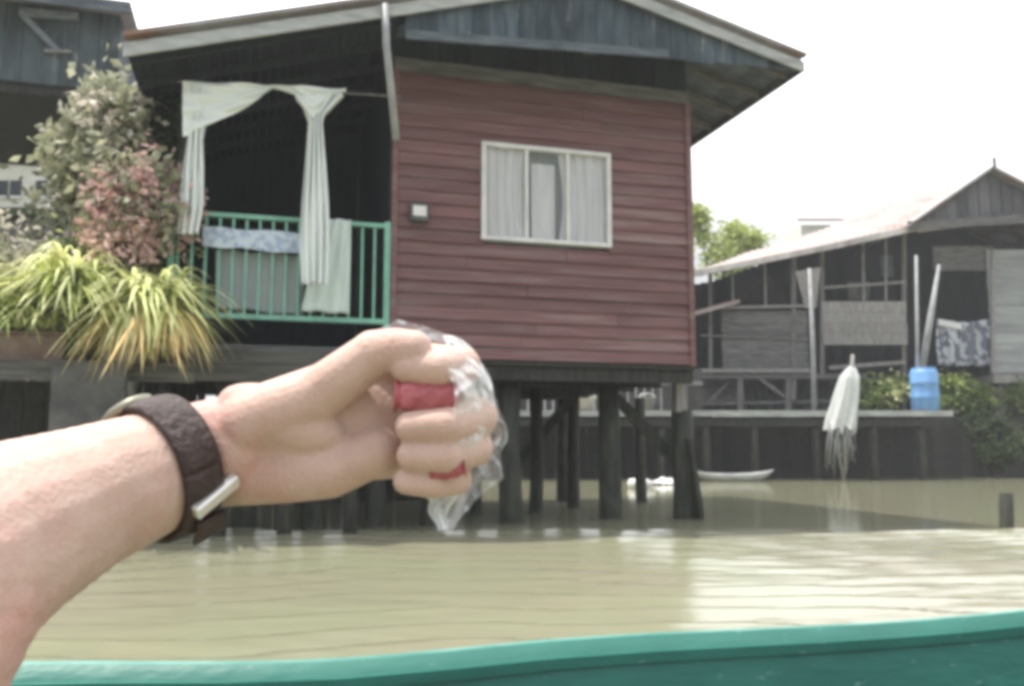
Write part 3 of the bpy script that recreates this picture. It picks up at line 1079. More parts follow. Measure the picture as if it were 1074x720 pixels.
planks(mb, bx0 - cx, bx1 - cx + 4, 1.6, -.8, zD - .1, .25, .05)
mb.build('bank_boards', M['darkwood'], bw)
x = bx0 + .3
while x < bx1:
    a = rnd(-.05, .05)
    MB().tube([(x - cx + a, .18, -1.2), (x - cx, .16, .6), (x - cx - a*.4, .18, zD - .06)], [.1, .095, .085], 10).build('pile', M['pile'], bw, True)
    x += rnd(1.0, 1.5)

fn_ = thing('plank_fence', 'grey plank fence standing behind the boardwalk beneath the red house', 'fence', (at(610, 465, 22.4).x, 22.4, 0))
mb = MB()
xa, xb = at(440, 465, 22.4).x - fn_.location.x, at(738, 465, 22.4).x - fn_.location.x
x = xa
while x < xb:
    mb.box((x + .006, rnd(-.01, .01), .3), (x + .2, .03, at(640, 386, 22.4).z + rnd(-.05, .05)))
    x += .21
mb.build('boards', M['darkgrey_h'], fn_)
for zz in (1.2, 2.3):
    MB().box((xa, -.06, zz), (xb, -.012, zz + .1)).build('rail', M['palewood'], fn_)

# ------------------------------------------------------------------ grey house on the far bank
gY = 23.6
def G(px, py, Y=gY):
    p = at(px, py, Y)
    return p.x, p.z
g0 = at(900, 465, gY)
gh = thing('grey_stilt_house', 'long weathered grey wooden house with sloping tin roof and open balcony across the water', 'house', (0, gY, 0))
fl = G(800, 392)[1]
xl = G(700, 300)[0]
xr_ = G(1200, 300)[0]
def g3(px, py, dy=0.0):
    p = at(px, py, gY + dy)
    return Vector((p.x, dy, p.z))
# dark rear wall and floor
mb = MB()
x = xl
while x < xr_:
    f = x/gY*930*CP + 537
    ed = [(700, 291), (770, 278), (865, 259), (962, 238), (1100, 222), (1230, 214)]
    py_ = ed[0][1]
    for (a_, b_), (c_, d_) in zip(ed[:-1], ed[1:]):
        if a_ <= f:
            py_ = b_ + (d_ - b_)*min(1, (f - a_)/(c_ - a_))
    mb.box((x + .003, 3.0 + rnd(-.004, .004), fl), (x + .217, 3.05, g3(f, py_, 0).z + .1 + .55*max(0, min(1, (f - 770)/150))))
    x += .22
mb.box((xl, .1, fl), (xl + .06, 3.0, g3(730, 290).z - .05))
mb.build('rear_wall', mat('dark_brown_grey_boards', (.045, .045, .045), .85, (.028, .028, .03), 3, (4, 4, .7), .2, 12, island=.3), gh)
MB().box((xl, 0.0, fl - .14), (G(905, 390)[0], 3.2, fl)).build('floor', M['greywood_h'], gh)
MB().box((G(905, 390)[0] + .01, .8, fl - .14), (xr_, 3.2, fl)).build('floor', M['darkwood'], gh)
# roof: sloping front edge, rising to the back
edge = [(700, 291), (770, 278), (865, 259), (962, 238), (1100, 222), (1230, 214)]
back = [(690, 300), (775, 268), (865, 240), (955, 202), (1100, 190), (1230, 185)]
def lerp_poly(pts, t):
    f = t*(len(pts) - 1)
    k = min(int(f), len(pts) - 2)
    s = f - k
    return (pts[k][0]*(1 - s) + pts[k + 1][0]*s, pts[k][1]*(1 - s) + pts[k + 1][1]*s)
def gr(i, j):
    e = g3(*lerp_poly(edge, i), -.7)
    b = g3(*lerp_poly(back, i), 4.2)
    p = e*(1 - j) + b*j
    p.z += .02*math.sin(p.x*2*math.pi/.2) + .05*noise.noise(p*1.3)
    return p
MB().grid(gr, 300, 10).build('roof', M['pinkroof'], gh, True, solid=.012)
mb = MB()
for k in range(5):
    a, b = g3(*edge[k], -.74), g3(*edge[k + 1], -.74)
    mb.bar(a - Vector((0, 0, .03)), b - Vector((0, 0, .03)), .03, .15 if k < 3 else .24)
mb.build('fascia', mat('pale_roof_edge', (.66, .62, .58), .7, (.36, .33, .31), 1.5, (1.2, 1, 1), .1, 10, stain=(.30, .24, .22), stain_scale=1.1), gh)
mb = MB()
def gs(i, j):
    p = gr(i, j*.98)
    p.z -= .12
    return p
mb.grid(gs, 60, 6).build('ceiling', M['interior'], gh)
# dormer gable
A, B, T = g3(958, 236, -.8), g3(1122, 226, -.8), g3(1037, 182, -.8)
mb = MB()
n = 14
for k in range(n):
    s0, s1 = k/n + .003, (k + 1)/n - .003
    def top(s):
        ts = (T.x - A.x)/(B.x - A.x)
        return A.z + (T.z - A.z)*s/ts if s < ts else T.z + (B.z - T.z)*(s - ts)/(1 - ts)
    def bot(s):
        return A.z + (B.z - A.z)*s
    xa, xb = A.x + (B.x - A.x)*s0, A.x + (B.x - A.x)*s1
    mb.hexa([(xa, -.78, bot(s0) - .01), (xb, -.78, bot(s1) - .01), (xb, -.74, bot(s1) - .01), (xa, -.74, bot(s0) - .01),
             (xa, -.78, top(s0)), (xb, -.78, top(s1)), (xb, -.74, top(s1)), (xa, -.74, top(s0))])
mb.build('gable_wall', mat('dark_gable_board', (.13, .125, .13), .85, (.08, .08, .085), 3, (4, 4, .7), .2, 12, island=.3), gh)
for P, Q in ((A, T), (B, T)):
    e = (P - Q).normalized()*.25
    mb = MB()
    mb.hexa([P + e + Vector((0, -.25, .05)), P + e + Vector((0, 4.5, .05)), Q + Vector((0, 4.5, .05)), Q + Vector((0, -.25, .05)),
             P + e + Vector((0, -.25, .11)), P + e + Vector((0, 4.5, .11)), Q + Vector((0, 4.5, .13)), Q + Vector((0, -.25, .13))])
    mb.build('gable_roof', M['zinc'], gh)
mb = MB()
mb.bar(A + Vector((-.2, -.12, -.05)), B + Vector((.2, -.12, -.05)), .06, .22)
mb.build('gable_beam', M['greywood_h'], gh)
T2 = T + Vector((0, -.3, .05))
MB().bar(T2, T2 + Vector((0, 0, .28)), .06, .06).build('finial', M['greywood'], gh)
# balcony balustrades, posts
def board_panel(x0p, x1p, y0p, y1p, dy, m, wid=.22, vertical=False, name='balcony_panel'):
    a, b = g3(x0p, y1p, dy), g3(x1p, y0p, dy)
    mb = MB()
    planks(mb, a.x, b.x, dy, a.z, b.z, wid, .03, vertical, .01)
    return mb.build(name, M[m], gh)
board_panel(758, 846, 326, 388, .05, 'greywood_h')
board_panel(864, 950, 316, 362, .02, 'palewood', .3)
MB().bar(g3(756, 323, 0), g3(848, 321, 0), .08, .07).build('handrail', M['palewood'], gh)
MB().bar(g3(735, 389, -.03), g3(850, 389, -.03), .06, .10).build('floor_edge', M['palewood'], gh)
MB().bar(g3(870, 386, -.03), g3(950, 380, -.03), .06, .10).build('floor_edge', M['palewood'], gh)
for px, t_, b_, wd_ in ((745, 285, 392, .09), (832, 268, 420, .12), (862, 262, 392, .10), (948, 245, 430, .10), (1043, 262, 430, .12)):
    a, b = g3(px, t_, .08), g3(px, b_, .08)
    MB().bar(a, b, wd_, wd_).build('post', M['greywood'], gh)
MB().bar(g3(790, 392, .06), g3(822, 416, .06), .09, .09).build('brace', M['greywood'], gh)
for px in (776, 826, 905):
    MB().bar(g3(px, 392, .12), g3(px, 440, .12), .15, .15).build('stilt', M['greywood'], gh)
for px in (735, 870, 960, 1010, 1060):
    MB().bar(g3(px, 392, 1.8), g3(px, 480, 1.8), .16, .16).build('stilt', M['darkwood'], gh)
mb = MB()
a, b = g3(700, 440, .9), g3(905, 392, .9)
planks(mb, a.x, b.x, .9, a.z, b.z - .15, .22, .04)
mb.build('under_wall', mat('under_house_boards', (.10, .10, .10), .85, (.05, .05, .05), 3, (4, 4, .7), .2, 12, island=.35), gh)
mb = MB()
planks(mb, b.x + .01, xr_, 2.9, .3, fl - .15, .22, .04)
mb.build('under_wall', M['darkwood'], gh)
board_panel(735, 780, 398, 424, .5, 'greywood_h', .25, name='under_screen')
# hanging boards in the balcony shade
board_panel(770, 822, 292, 320, 1.6, 'darkwood', .3, True, 'inner_panel')
board_panel(925, 936, 268, 290, .4, 'soffit', .3, True, 'hanging_panel')
board_panel(890, 912, 296, 315, 1.2, 'greywood', .3, True, 'inner_panel')
for px, t_, b_ in ((768, 280, 322), (802, 270, 322), (905, 255, 316), (929, 248, 316)):
    MB().bar(g3(px, t_, .1), g3(px + rnd(-1.5, 1.5), b_, .1), .055, .055).build('post', M['palewood'], gh)
MB().bar(g3(864, 302, .05), g3(950, 296, .05), .05, .06).build('handrail', M['palewood'], gh)
MB().bar(g3(735, 352, .02), g3(848, 356, .02), .05, .05).build('rail', M['greywood'], gh)
MB().bar(g3(735, 424, .1), g3(905, 420, .1), .07, .08).build('rail', M['greywood_h'], gh)
MB().bar(g3(862, 392, .3), g3(900, 426, .3), .09, .09).build('brace', M['greywood'], gh)
MB().bar(g3(742, 424, .3), g3(770, 394, .3), .08, .08).build('brace', M['greywood'], gh)
MB().bar(g3(905, 424, .2), g3(948, 388, .2), .09, .09).build('brace', M['palewood'], gh)
# small lean-to roof near the red house
mb = MB()
a, b = g3(715, 335, -.6), g3(776, 318, -.6)
c, d = a + Vector((0, 1.3, .15)), b + Vector((0, 1.3, .15))
mb.hexa([a, b, d, c, a + Vector((0, 0, .1)), b + Vector((0, 0, .1)), d + Vector((0, 0, .1)), c + Vector((0, 0, .1))])
mb.build('lean_to_roof', M['pinkroof'], gh)
# right-hand room
a, b = g3(1042, 392, -.2), g3(1210, 262, -.2)
mb = MB()
planks(mb, a.x, b.x, -.2, a.z, b.z, .26, .04, False, .008)
mb.build('room_wall', mat('pale_grey_room_board', (.33, .34, .335), .8, (.24, .25, .25), 2, (.7, 4, 4), .2, 12, island=.15), gh)
a, b = g3(980, 284, -.1), g3(1042, 258, -.1)
mb = MB()
planks(mb, a.x, b.x, -.1, a.z, b.z, .2, .04, False, .008)
mb.build('lintel_boards', M['greywood_h'], gh)
MB().bar(g3(1041, 262, -.22), g3(1041, 392, -.22), .08, .1).build('door_post', M['palewood'], gh)
a, b = g3(984, 384, -.05), g3(1040, 334, -.05)
def pc(i, j):
    return (a.x + (b.x - a.x)*i, -.05 + .06*math.sin(i*19) + .03*math.sin(i*41 + j*4), a.z + (b.z - a.z)*j - .1*math.sin(i*math.pi)*(j))
MB().grid(pc, 60, 12).build('patterned_curtain', M['pattern'], gh, True, solid=.01)
MB().bar(g3(984, 338, -.1), g3(1008, 343, -.1), .08, .16).build('window_ledge', M['white'], gh)
a, b = g3(1042, 402, -.25), g3(1210, 393, -.25)
MB().box((a.x, -.28, a.z), (b.x, 2.5, b.z)).build('room_floor_edge', M['palewood'], gh)
for px in (1050, 1130):
    MB().bar(g3(px, 400, 0), g3(px, 492, 0), .14, .14).build('stilt', M['palewood'], gh)
MB().bar(g3(1052, 402, -.1), g3(1085, 440, -.1), .11, .11).build('brace', M['palewood'], gh)
MB().bar(g3(1085, 405, -.12), g3(1030, 448, -.12), .11, .11).build('brace', M['palewood'], gh)
MB().bar(g3(985, 420, -.1), g3(1026, 446, -.1), .12, .12).build('brace', M['palewood'], gh)

# house far behind, haze put into its pale roof colour
fY = 42
fa = at(840, 235, fY)
fh = thing('far_house', 'faint pinkish rooftop behind the grey house under the pale sky', 'house', (at(905, 465, fY).x, fY, 1.2))
x0 = at(845, 465, fY).x - fh.location.x
x1 = at(990, 465, fY).x - fh.location.x
zt, ze_ = at(900, 207, fY + 3).z - 1.2, at(900, 232, fY).z - 1.2
MB().box((x0 + .3, .4, -1), (x1, 5.5, ze_ - .1)).build('wall', M['cottage'], fh)
MB().hexa([(x0, 0, ze_), (x1, 0, ze_), (x1, 3, zt), (x0 + 2.6, 3, zt), (x0, 0, ze_ + .12), (x1, 0, ze_ + .12), (x1, 3, zt + .12), (x0 + 2.6, 3, zt + .12)]).build('roof', mat('hazed_pink_roof', (.46, .40, .385), .8, (.42, .38, .37), .6), fh)

# ------------------------------------------------------------------ things on the far boardwalk
def pole(name, label, p, q, r, m, cat='pole', taper=.8):
    p, q = Vector(p), Vector(q)
    mid = (p + q)/2 + Vector((rnd(-.02, .02), 0, 0))
    o = MB().tube([Vector((0, 0, 0)), mid - p, q - p], [r, r*.92, r*taper], 10).build(name, M[m], None, True)
    o.location = p
    return tag(o, label, cat)
t = thing('white_pole', 'slim white pole with a bracket top in front of the grey balcony', 'pole', at(854, 431, 21.2))
tp = at(849, 282, 21.2) - t.location
MB().tube([(0, 0, 0), tp*.5 + Vector((.02, 0, 0)), tp], [.06, .055, .045], 10).build('shaft', M['pipe'], t, True)
MB().hexa([tp + Vector(q) for q in ((-.10, .08, -.95), (.16, .08, -.95), (.16, .12, -.95), (-.10, .12, -.95), (-.30, .08, -.05), (.30, .08, .05), (.30, .12, .05), (-.30, .12, -.05))]).build('bracket_board', M['palewood'], t)
pole('thin_pole', 'thin upright grey pole rising beside the blue barrel', at(962, 431, 21), at(961, 268, 21), .045, 'pipe')
pole('leaning_pole', 'pale tapered pole leaning against the grey house beside the dark window', at(966, 395, 21.8), at(985, 278, 21.8), .085, 'pipe', taper=.45)
pole('mooring_post', 'short dark mooring stump standing alone in the water at the right', at(1056, 556, 9.0)*Vector((1, 1, 0)) + Vector((0, 0, -.6)), at(1055, 517, 9.0), .075, 'pile', 'post', .9)

# white net bundle
nb = at(886, 500, 20.3)
nb.z = 0
t = thing('net_bundle', 'white net draped over a leaning stick in front of the boardwalk edge', 'net', nb)
prof = [(384, 893.5, 1.5), (388, 893, 5), (396, 892, 9), (410, 889.5, 10.5), (425, 887, 12), (440, 884, 13.5), (450, 882, 14)]
def nf(i, j):
    f = j*(len(prof) - 1)
    k = min(int(f), len(prof) - 2)
    s = f - k
    py, px, r = [prof[k][q]*(1 - s) + prof[k + 1][q]*s for q in range(3)]
    a = i*2*math.pi
    rr = r*20.3/930*(1 + .16*math.sin(a*5 + 2*noise.noise(Vector((j*1.2, 4, 1)))) + .12*math.sin(a*11 + 1.5*j) + .12*noise.noise(Vector((math.cos(a)*2, math.sin(a)*2, j*1.5))))
    hem = (j**6)*14*noise.noise(Vector((math.cos(a)*2.6, math.sin(a)*2.6, 8)))
    return at(px, py + hem, 20.3) - nb + Vector((math.cos(a)*rr, math.sin(a)*rr*.7, 0))
MB().grid(nf, 96, 36).build('net', M['netting'], t, True)
mb = MB()
for k in range(34):
    a = rnd(0, 6.28)
    ca, sa = math.cos(a)*.24, math.sin(a)*.16
    p0 = at(882, 438, 20.3) - nb + Vector((ca*.9, sa, 0))
    L_ = rnd(470, 502)
    p1 = at(878 + (rnd(-5, 14)), L_, 20.3) - nb + Vector((ca*.9, sa, 0))
    mb.tube([p0, (p0 + p1)/2 + Vector((rnd(-.05, .05), 0, 0)), p1], [.014, .012, .008], 5)
mb.build('fringe', M['greynet'], t, True)
MB().tube([at(894.5, 372, 20.3) - nb, at(892, 410, 20.3) - nb, at(884, 512, 20.3) - nb], .045, 8).build('stick', M['palewood'], t, True)

# blue barrel
bb = at(971, 434, 20.9)
bb.z = zD + .005
bar_ = thing('blue_barrel', 'sky-blue plastic barrel standing on the boardwalk by the thin pole', 'barrel', bb)
hb = at(971, 388, 20.9).z - bb.z
rb = .31
MB().lathe((0, 0, 0), [(rb*.9, 0), (rb, .04), (rb, hb*.30), (rb*1.05, hb*.33), (rb, hb*.36), (rb, hb*.64), (rb*1.05, hb*.67), (rb, hb*.70), (rb, hb*.93), (rb*.88, hb)], 28).build('barrel_body', M['blueplastic'], bar_, True)
MB().lathe((0, 0, hb + .002), [(rb*.86, 0), (rb*.9, .015), (rb*.86, .035)], 28).build('lid', M['blueplastic'], bar_, True)

# pale long boat under the boardwalk
cb = at(768, 497, 20.2)
cb.z = 0
can = thing('moored_canoe', 'long low white canoe moored under the boardwalk', 'boat', cb)
L = .95
def hull(i, j):
    x = -L + 2*L*i
    tpr = max(0.02, 1 - abs(i*2 - 1)**3)
    a = math.pi*(j)
    return (x, math.cos(a)*.36*tpr, .16 + .1*abs(i*2 - 1)**3 - math.sin(a)*.26*tpr)
MB().grid(hull, 40, 12).build('hull', M['fascia'], can, True, solid=.02)
for x in (-.35, .35):
    MB().box((x - .1, -.29, .08), (x + .1, .29, .105)).build('bench', M['palewood'], can)

# bits and pieces below the red house
def bucket(label, px, py, Y, r, h, m):
    p = at(px, py, Y)
    t = thing('bucket', label, 'bucket', p)
    MB().lathe((0, 0, 0), [(r*.78, 0), (r, h), (r*1.07, h), (r*1.07, h + .02), (r*.95, h + .02), (r*.75, .03)], 20).build('bucket_body', M[m], t, True)
    mb = MB()
    mb.tube([(r*math.cos(k*math.pi/8), 0, h + r*.55*math.sin(k*math.pi/8)) for k in range(9)], .01, 6)
    mb.build('handle', M['steel'], t, True)
    return t
p = at(613, 436, 20.75)
bucket('white bucket on the boardwalk seen beneath the red house', 613, 431, 20.9, .27, .3, 'white').location.z = zD + .005
bucket('grey-white bucket on the boardwalk next to the corner pile', 679, 431, 20.9, .2, .3, 'pipe').location.z = zD + .005

def floater(name, label, px, py, Y, kind, cat):
    p = at(px, py, Y)
    p.z = 0
    mb = MB()
    if kind == 'jug':
        mb.tube([(-.24, 0, .05), (-.2, 0, .06), (.08, 0, .07), (.16, 0, .08), (.2, 0, .09), (.27, 0, .1)], [.06, .12, .125, .09, .045, .04], 14)
    else:
        def fn(i, j):
            a, b = i*2 - 1, j*2 - 1
            return (a*.3 + .05*math.sin(b*5), b*.2, .05 + .09*math.cos(a*2.2)*math.cos(b*2) + .05*noise.noise(Vector((a*3, b*3, 2))))
        mb.grid(fn, 24, 18)
    o = mb.build(name, M['white'], None, True, solid=.004 if kind != 'jug' else 0)
    o.location = p
    return tag(o, label, cat)
floater('plastic_jug', 'white plastic jug floating between the piles of the red house', 672, 503, 17, 'jug', 'jug')
floater('plastic_sheet', 'scrap of white plastic floating next to the corner pile', 697, 492, 18.5, 'sheet', 'plastic sheet')

# shrubs on the right bank
def bank_shrub(label, px, py, Y, rad, m, n, sz, m2=None, n2=0):
    p = at(px, py, Y)
    z0 = max(gz(p.x, Y), 0) - .1
    t = thing('bank_shrub', label, 'shrub', (p.x, Y, z0))
    zc = p.z - z0
    mb = MB()
    for _ in range(7):
        q = Vector((rnd(-.7, .7)*rad[0], rnd(-.6, .6)*rad[1], zc + rnd(-.2, .7)*rad[2]))
        mb.tube([(rnd(-.1, .1), rnd(-.1, .1), -.3), q*.5, q], [.035, .025, .008], 6)
    mb.build('stem', M['bark'], t, True)
    leaves(l := MB(), (0, 0, zc), rad, n, sz, 12, .42).build('foliage', M[m], t)
    if m2:
        leaves(l := MB(), (0, 0, zc), rad, n2, sz, 7, .4).build('bright_foliage', M[m2], t)
    return t
bank_shrub('olive green shrub between the white net and the blue barrel', 922, 412, 23.0, (.85, .5, .6), 'leaf_mid', 1500, .17, 'leaf_yellow', 350)
bank_shrub('bright green shrub right of the blue barrel', 1003, 412, 22.9, (.8, .5, .6), 'leaf_mid', 1400, .17, 'leaf_lime', 420)
bank_shrub('dark green bush hanging down to the water below the pale struts', 1035, 462, 22.2, (1.1, .5, .62), 'leaf_dark', 2200, .16)
bank_shrub('green shrub behind the pale struts at the right edge', 1080, 425, 23.4, (.9, .5, .75), 'leaf_mid', 1500, .17, 'leaf_yellow', 300)

# ------------------------------------------------------------------ teal boat we sit in
bp = [at(0, 697, 1.6), at(330, 694, 1.72), at(600, 671, 1.88), at(1074, 641, 2.2)]
print('gunwale', bp)
bd = (bp[3] - bp[0]).normalized()
ang = math.atan2(bd.y, bd.x)
bo = Vector((bp[1].x, bp[1].y, 0)) + Vector((math.sin(ang), -math.cos(ang), 0))*.62
boat = thing('teal_boat', 'teal painted wooden boat whose gunwale crosses the bottom of the view', 'boat', bo, ang)
LOC = Matrix.Rotation(-ang, 3, 'Z')
bl = [LOC @ (p - bo) for p in bp]
print('boat local', bl)
def gun(x):
    """(y, z) of the far gunwale along the boat"""
    xs_ = [bl[0].x - 2.2, bl[0].x, bl[1].x, bl[2].x, bl[3].x, bl[3].x + 2.0]
    ys_ = [bl[0].y - .10, bl[0].y, bl[1].y, bl[2].y, bl[3].y, .05]
    zs_ = [bl[0].z + .03, bl[0].z, bl[1].z, bl[2].z, bl[3].z, bl[3].z + .25]
    for k in range(5):
        if x <= xs_[k + 1] or k == 4:
            t = (x - xs_[k])/(xs_[k + 1] - xs_[k])
            pm = lambda a: None
            def cr(v):
                p0, p1, p2, p3 = v[max(k - 1, 0)], v[k], v[k + 1], v[min(k + 2, 5)]
                return .5*(2*p1 + (p2 - p0)*t + (2*p0 - 5*p1 + 4*p2 - p3)*t*t + (3*p1 - p0 - 3*p2 + p3)*t**3)
            return cr(ys_), cr(zs_)
X0, X1 = bl[0].x - 2.15, bl[3].x + 1.95
def hullpt(side):
    def fn(i, j):
        x = X0 + (X1 - X0)*i
        y, z = gun(x)
        y = max(y, .04)
        prof_ = [(1, z), (.93, .2), (.82, .0), (.55, -.14), (0, -.18)]
        f = j*(len(prof_) - 1)
        k = min(int(f), len(prof_) - 2)
        s = f - k
        w0 = prof_[k][0]*(1 - s) + prof_[k + 1][0]*s
        z0 = prof_[k][1]*(1 - s) + prof_[k + 1][1]*s
        return (x, side*y*w0, z0)
    return fn
hm = MB()
hm.grid(hullpt(1), 90, 16)
hm.grid(hullpt(-1), 90, 16)
hm.build('hull', M['teal'], boat, True, solid=.022)
for sd in (1, -1):
    pts = []
    for k in range(91):
        x = X0 + (X1 - X0)*k/90
        y, z = gun(x)
        pts.append(Vector((x, sd*max(y, .04), z)))
    mb = MB()
    for p, q in zip(pts[:-1], pts[1:]):
        pass
    vs, fs = [], []
    for p in pts:
        vs += [p + Vector((0, -.009, -.006)), p + Vector((0, .009, -.006)), p + Vector((0, .009, .001)), p + Vector((0, .006, .003)), p + Vector((0, -.006, .003)), p + Vector((0, -.009, .001))]
    for k in range(90):
        for c in range(6):
            c2 = (c + 1) % 6
            fs.append((k*6 + c, k*6 + c2, (k + 1)*6 + c2, (k + 1)*6 + c))
    mb.add(vs, fs)
    mb.build('gunwale', M['tealedge'], boat)
    mb = MB()
    for p, q in zip(pts[:-1:3], pts[3::3]):
        a_, b_ = p + Vector((0, -sd*.03, -.036)), q + Vector((0, -sd*.03, -.036))
        mb.bar(a_, b_, .018, .022)
    mb.build('stringer', M['teal'], boat)
mb = MB()
x = -2.0
while x < 2.8:
    y = gun(x + .1)[0]*.8
    mb.box((x + .004, -y, .02), (x + .186, y, .04))
    x += .19
mb.build('floorboards', M['boatfloor'], boat)
for x in (-1.5, 1.9):
    y = gun(x)[0]*.9
    MB().box((x - .12, -y, .24), (x + .12, y, .27)).build('bench', M['boatfloor'], boat, bevel=.008)

# ------------------------------------------------------------------ the outstretched arm
HY = .455
def hp(px, py, d):
    return at(px, py, HY - d/1000)
def chain(mb, pts, step=.0016):
    """pts: (Vector, radius); a dense run of overlapping balls = one tapered capsule chain"""
    for (p, r), (q, s) in zip(pts[:-1], pts[1:]):
        n = max(2, int((q - p).length/max(.0025, min(r, s)*.22)))
        for k in range(n + 1):
            t = k/n
            mb.ball(p.lerp(q, t), r + (s - r)*t, 14, 10)
mm = .001
arm = MB()
# shoulder, upper arm, elbow, forearm, wrist
fore = [(Vector((-.33, -.22, .52)), .056), (Vector((-.36, .02, .49)), .052), (Vector((-.335, .20, .545)), .050),
        (at(-150, 690, .318), .050), (at(-70, 602, .34), .0430), (at(0, 563, .365), .0382), (at(80, 527, .40), .0332), (at(150, 500, .43), .0305), (at(200, 480, .45), .0275)]
chain(arm, fore)
# wrist to palm
def lump(px, py, d, rx, rz, ry, tilt=0):
    arm.ball(hp(px, py, d), (rx*mm, ry*mm, rz*mm), 24, 16, Matrix.Rotation(tilt, 3, 'Y'))
chain(arm, [(hp(200, 478, 0), .0265), (hp(245, 467, 2), .0255)])
chain(arm, [(hp(215, 467, 6), .022), (hp(250, 451, 6), .0185), (hp(325, 440, 5), .0185)])
chain(arm, [(hp(225, 490, -2), .0205), (hp(300, 494, 2), .0165), (hp(345, 492, 6), .015), (hp(395, 474, 6), .0125)])
lump(300, 465, 0, 42, 25, 19, R(6))
lump(360, 440, -6, 38, 29, 17, R(12))
# metacarpals
mcp = [hp(420, 380, -12), hp(440, 412, -18), hp(444, 447, -17), hp(432, 478, -10)]
roots = [hp(262, 440, -2), hp(262, 452, -6), hp(262, 468, -6), hp(262, 484, -4)]
for a_, b_, r0, r1 in zip(roots, mcp, (.016, .016, .015, .014), (.0135, .0135, .0125, .0115)):
    chain(arm, [(a_, r0), (b_, r1)])
# fingers curled back towards the palm
pip = [hp(484, 384, 8), hp(501, 438, 10), hp(497, 470, 9), hp(478, 502, 6)]
dip = [hp(460, 387, 28), hp(470, 447, 31), hp(467, 479, 29), hp(455, 507, 22)]
tip = [hp(426, 387, 27), hp(430, 448, 29), hp(431, 478, 27), hp(426, 505, 20)]
fr_ = [(.0118, .0098, .0086, .0074), (.0120, .0100, .0088, .0076), (.0112, .0094, .0084, .0073), (.0098, .0082, .0074, .0066)]
for a_, b_, c_, d_, r_ in zip(mcp, pip, dip, tip, fr_):
    chain(arm, [(a_, r_[0]), (b_, r_[1])])
    chain(arm, [(b_, r_[1]*1.04), (c_, r_[2])])
    chain(arm, [(c_, r_[2]*1.03), (d_, r_[3])])
# thumb along the top, closing over the index finger
th = [(hp(262, 443, 14), .0160), (hp(330, 417, 16), .0138), (hp(392, 372, 20), .0118), (hp(434, 366, 26), .0092)]
chain(arm, th[:3])
chain(arm, [(th[2][0], .0122), (hp(415, 367, 24), .0108), th[3]])
lump(296, 440, 12, 34, 15, 14, R(20))
raw = arm.build('person', M['skin'])
md = raw.modifiers.new('remesh', 'REMESH')
md.mode = 'VOXEL'
md.voxel_size = .0014
md2 = raw.modifiers.new('smooth', 'SMOOTH')
md2.factor = .5
md2.iterations = 4
dg = bpy.context.evaluated_depsgraph_get()
me = bpy.data.meshes.new_from_object(raw.evaluated_get(dg))
raw.modifiers.clear()
old = raw.data
raw.data = me
bpy.data.meshes.remove(old)
for p_ in me.polygons:
    p_.use_smooth = True
tag(raw, "person's bare outstretched arm with loose fist, reaching in from the left over the boat side", 'person')
# fingernails
def nail(p, q, r, up):
    d = (q - p).normalized()
    n_ = (up - d*up.dot(d)).normalized()
    s_ = d.cross(n_)
    M3 = Matrix((d, s_, n_)).transposed()
    MB().ball(q - d*.001 + n_*r*.72, (.0062, .0050, .0022), 14, 8, M3).build('fingernail', M['nail'], raw, True)
nail(th[2][0], th[3][0], .0092, Vector((.2, -.5, 1)))

# wristwatch
wc_ = at(172, 491, .4385)
ax = (at(205, 478, .452) - at(150, 502, .43)).normalized()
upv = Vector((0, 0, 1))
e1 = (upv - ax*upv.dot(ax)).normalized()
e2 = ax.cross(e1).normalized()
if e2.y > 0:
    e2 = -e2
M3 = Matrix((ax, e2, e1)).transposed()      # local x along the arm, y towards the viewer, z up the arm's section
wt = thing('wristwatch', 'dark brown strap wristwatch with pale buckle on the outstretched wrist', 'watch', wc_)
wt.matrix_world = Matrix.Translation(wc_) @ M3.to_4x4()
RZ, RY = .0312, .0305
def band(i, j):
    a = 2*math.pi*i
    b = (j*2 - 1)
    return (b*.0098 + .0025*math.sin(a), math.cos(a)*(RY + .0012*(1 - b*b)), math.sin(a)*(RZ + .0012*(1 - b*b)))
MB().grid(band, 64, 8).build('strap', M['strap'], wt, True, solid=-.0028)
MB().tube([(-.012, 0, RZ + .001), (-.012, 0, RZ + .001)], .001).v
cs = MB()
cs.lathe((0, 0, 0), [(.0125, 0), (.0132, .001), (.0132, .0036), (.0115, .0046)], 28)
c_o = cs.build('watch_case', M['casemetal'], wt, True)
c_o.location = (0, -.0155, RZ*.87 + .0005)
c_o.rotation_euler = (R(29), 0, 0)
cd = MB().lathe((0, 0, .0048), [(.0105, 0), (.0105, .0004)], 28).build('dial', M['concrete'], c_o)
a0 = R(-26)
bc = Vector((.004, math.cos(a0)*(RY + .004), math.sin(a0)*(RZ + .004)))
bk = MB()
bk.box((-.0135, -.003, -.0035), (.0135, .0022, .0035))
b_o = bk.build('buckle', M['steel'], wt, bevel=.0012)
b_o.location = bc
b_o.rotation_euler = (a0 , R(-14), R(0))
tl = MB()
tl.grid(lambda i, j: (-.0078 + .0156*j + .003*i, math.cos(a0 - .25 - .5*i)*(RY + .005 + .001*i), math.sin(a0 - .25 - .5*i)*(RZ + .0055 + .002*i)), 14, 6)
tl.build('strap_tail', M['strap'], wt, True, solid=.0024)

